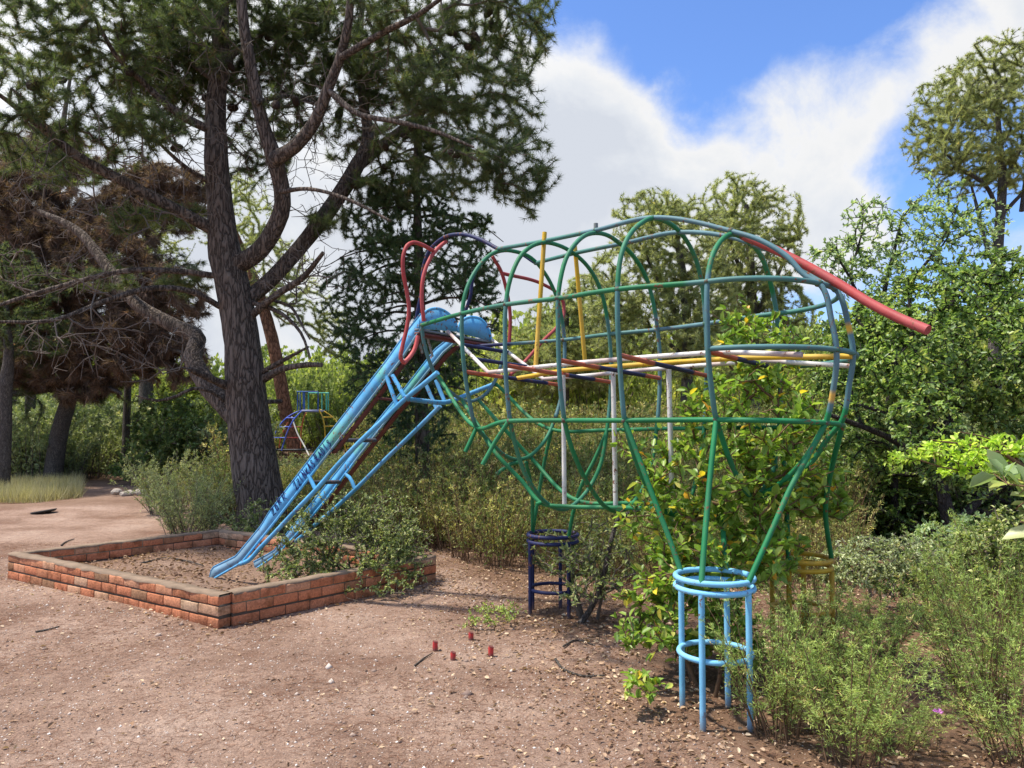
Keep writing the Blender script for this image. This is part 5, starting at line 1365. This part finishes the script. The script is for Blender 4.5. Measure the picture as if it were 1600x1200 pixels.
# pine needles and little twigs on the bare earth
P = scatter(24000, (-7, 3.5), (2.2, 10), lambda x, y: .25 + .6 * (mnoise.noise(Vector((x * .8, y * .8, 4))) > 0)); n = len(P); P[:, 2] += .004
D = unit(np.stack([rng.normal(size=n), rng.normal(size=n), rng.normal(0, .03, n)], 1)); Ln = rng.uniform(.015, .085, n)
o = build('fallen_needles', [segs(P, P + D * Ln[:, None], .0011, .0008, 3, rng.random(n))], flat_mat('dry_needle', (.16, .075, .045), (.34, .18, .11), 9, .8)); tag(o, 'dry pine needles and crumbs of twig on the bare earth', 'pine needles', kind='stuff')
P = scatter(26000, (-7, 3.5), (2.2, 10), lambda x, y: .35 + .65 * (mnoise.noise(Vector((x * 1.1, y * 1.1, 9))) > -.1)); n = len(P); P[:, 2] += .003 + rng.random(n) * .004
D = unit(np.stack([rng.normal(size=n), rng.normal(size=n), rng.normal(0, .12, n)], 1)); s_ = np.exp(rng.normal(0, .45, n))
o = build('bark_crumbs', [leaves(P, D, .012 * s_, .006 * s_, rng, 'rhomb', rng.random(n), up=np.tile((0, 0, 1.0), (n, 1)), fold=.2)], LITTER); tag(o, 'crumbs of bark and leaf trodden into the bare earth', 'leaf litter', kind='stuff')
# pebbles
P = scatter(40000, (-6, 3.5), (2.2, 9), lambda x, y: 1 if x < edge_x(y) + .3 else .25); n = len(P)
ov = np.array([(1,0,0),(-1,0,0),(0,1,0),(0,-1,0),(0,0,.8),(0,0,-.8)]); of = np.array([[0,2,4],[2,1,4],[1,3,4],[3,0,4],[2,0,5],[1,2,5],[3,1,5],[0,3,5]])
r = .0031 * np.exp(rng.normal(0, .5, n)); r[rng.random(n) < .015] *= 2.6
V = (P[:, None] + ov[None] * (1 + rng.normal(0, .2, (n, 6, 1))) * r[:, None, None]).reshape(-1, 3)
m, nt, nd, lk = new_mat('pebbles'); at = nd.new('ShaderNodeAttribute'); at.attribute_name = 'tint'; rp_ = ramp(nd, [(0, (.17, .11, .085)), (.5, (.36, .27, .21)), (.85, (.55, .47, .40)), (1, (.72, .68, .62))]); lk.new(at.outputs['Fac'], rp_.inputs['Fac'])
p = nd.new('ShaderNodeBsdfPrincipled'); p.inputs['Roughness'].default_value = .9; lk.new(rp_.outputs[0], p.inputs['Base Color']); oo = nd.new('ShaderNodeOutputMaterial'); lk.new(p.outputs[0], oo.inputs['Surface'])
o = build('gravel', [(V, (np.arange(n) * 6)[:, None, None] .repeat(8, 1).reshape(-1, 1) + np.tile(of, (n, 1)), np.repeat(rng.random(n), 8))], m); tag(o, 'small pale stones in the trodden earth', 'gravel', kind='stuff')
rng = np.random.default_rng(83); n = 2600; ab = rng.uniform(.05, .95, (n, 2))
P = np.array([(*(ca + (cb_ - ca) * a + (cc - ca) * b), 0) for a, b in ab]); P[:, 2] = [.082 + .05 * mnoise.noise(Vector((x * 1.4, y * 1.4, 2))) + rng.uniform(0, .02) for x, y, _ in P]
D = unit(np.stack([rng.normal(size=n), rng.normal(size=n), rng.normal(0, .25, n)], 1)); s_ = rng.uniform(.4, 1.3, n)
o = build('sandbox_litter', [leaves(P, D, .04 * s_, .02 * s_, rng, 'oval', rng.random(n) * .75, up=np.tile((0, 0, 1.0), (n, 1)), fold=.3)], LITTER); tag(o, 'dead leaves and bark crumbs lying inside the sandbox', 'leaf litter', kind='stuff')
# sticks one can pick out
for k, (pts_, w_, lb) in enumerate(([[(56,988),(75,984),(92,979)], .012, 'short dark stick on the bare earth before the left sandbox corner'], [[(868,1030),(885,1048),(912,1056),(945,1055)], .010, 'thin crooked twig lying in the litter before the dark navy stand'],
        [[(222,880),(258,872),(290,876),(318,884)], .012, 'long crooked stick on the soil inside the sandbox'], [[(648,1040),(660,1030),(676,1020)], .007, 'little thin twig left of the red post stubs'], [[(96,852),(104,846),(116,842)], .012, 'small stick on the shaded earth behind the sandbox'],
        [[(880,1010),(900,1000),(930,1008)], .008, 'pale twig half buried in litter right of the red post stubs'])):
    P = np.array([bz(x, y, (.09 if k == 2 else .012)) for x, y in pts_]); P = smooth_path(P, .04)
    o = build('stick', tube(P, np.linspace(w_, w_ * .5, len(P)), 6, rough=.1), BARKG, smooth=True, origin=P[0]); tag(o, lb, 'stick')
# flat dark lid and pale stones on the path
p0 = bz(68, 803); t = np.linspace(0, 2 * PI, 24, endpoint=False)
prof = [(.02, .0), (.17, .02), (.20, .055), (.19, .06), (.16, .03), (.01, .02)]
V = np.array([(r_ * math.cos(a), r_ * math.sin(a), z_ + .03 * math.cos(a)) for r_, z_ in prof for a in t]) + p0
f = np.array([[i*24+j, i*24+(j+1)%24, (i+1)*24+(j+1)%24, (i+1)*24+j] for i in range(5) for j in range(24)])
o = build('metal_pan', [(V, f, None)], flat_mat('dark_metal', (.015, .014, .013), (.05, .045, .04), 20, .6), smooth=True, origin=p0); tag(o, 'dark shallow metal pan lying on the trodden path at the left', 'pan')
rs = thing('stone_heap', 'small heap of pale stones at the far end of the trodden path', 'stones', tuple(bz(203, 775)))
STONE = flat_mat('pale_stone', (.24, .20, .16), (.42, .37, .31), 8, .9, .02)
for k in range(7):
    bm = bmesh.new(); bmesh.ops.create_icosphere(bm, subdivisions=2, radius=.5)
    for v in bm.verts: v.co *= 1 + .35 * mnoise.noise(v.co * 2.1 + Vector((k, 0, 0)))
    me = bpy.data.meshes.new('stone'); bm.to_mesh(me); bm.free(); me.materials.append(STONE)
    o = bpy.data.objects.new('stone', me); link(o, rs); o.location = (rng.uniform(-.34, .34), rng.uniform(-.2, .2), .05 + .06 * rng.random()); s_ = rng.uniform(.12, .24); o.scale = (s_ * 1.2, s_, s_ * .7); o.rotation_euler = (0, 0, rng.uniform(0, 6))

# ------------------------------------------------------------------ climbing dome with a cage, far behind the big pine
dd = 24.0
dm = thing('climbing_dome', 'climbing arch of blue and yellow tubes topped by a blue and green cage', 'climbing frame', tuple(bd(488, 704, dd) * np.array((1, 1, 0))))
def dp(name, pts, col, r=.022, z=0.0):
    P = smooth_path(np.array([bd(x, y, dd + (q[0] if q else 0)) for x, y, *q in pts]), .12)
    build(name, tube(P, r, 7, False, np.tile(col, (len(P), 1))), PAINT, dm, True)
BL = np.array((.045, .10, .50)); GC_ = np.array((.05, .36, .27)); BC = np.array((.02, .09, .30))
dp('arch', [(425,700),(428,683),(436,666),(449,652),(461,645),(472,641)], BL); dp('arch', [(440,704,-.7),(444,690,-.7),(452,668,-.7),(462,652,-.7),(473,641,-.6)], BL)
for x0, y0, x1, y1 in ((427,684,447,684),(435,667,455,667),(448,653,462,653)): dp('rung', [(x0,y0),(x1,y1,-.6)], BL, .018)
for x0, y0, x1, y1 in ((447,684,466,684),(455,667,472,667)): dp('rung', [(x0,y0,-.2),(x1,y1,.5)], RED, .018)
dp('arch', [(498,640,-.6),(504,652,-.6),(507,668,-.6),(508,690,-.6),(508,705,-.6)], YELLOW); dp('arch', [(500,640),(512,646),(524,656),(532,668),(538,690),(540,705)], YELLOW)
for x0, y0, x1, y1 in ((504,652,518,652),(507,666,530,666)): dp('rung', [(x0,y0,-.5),(x1,y1,0)], YELLOW, .018)
dp('arch', [(456,651,-.3),(466,680,-.5),(474,694,-.6),(483,712,-.8)], WHITE, .024)
dp('arch', [(478,645,.6),(474,655,.7),(471,672,.8),(470,700,.8)], ORANGE, .02); dp('arch', [(436,700,.5),(440,680,.5),(450,660,.5)], ORANGE, .02)
a_ = bd(472, 641, dd - .6); b_ = bd(498, 641, dd - .6)
build('platform', [box_block((a_ + b_) / 2 + np.array((0, .35, -.02)), np.array(((b_[0] - a_[0]) / 2, 0, 0)), np.array((0, .4, 0)), np.array((0, 0, .035)))], flat_mat('platform_grey', (.22, .24, .38), (.34, .36, .5)), dm)
for x, dz, c in ((465,0,BC),(469,.4,BC),(474,-.5,BC),(476,.5,BC),(482,.7,GC_),(497,-.5,BC),(503,.4,GC_),(510,0,GC_),(513,-.4,GC_)): dp('cage_bar', [(x,612 if c is BC else 614,dz),(x,641,dz)], c, .02)
dp('cage_rail', [(464,612),(474,612,-.5),(497,612,-.5)], BC, .02); dp('cage_rail', [(482,614,.6),(503,614,.4),(514,614,-.3)], GC_, .02); dp('cage_rail', [(464,612),(476,612,.5),(484,613,.7)], BC, .018)
dp('base_bar', [(428,703,-.3),(455,703,-.6),(485,703,-.7)], STEEL * .8, .03)
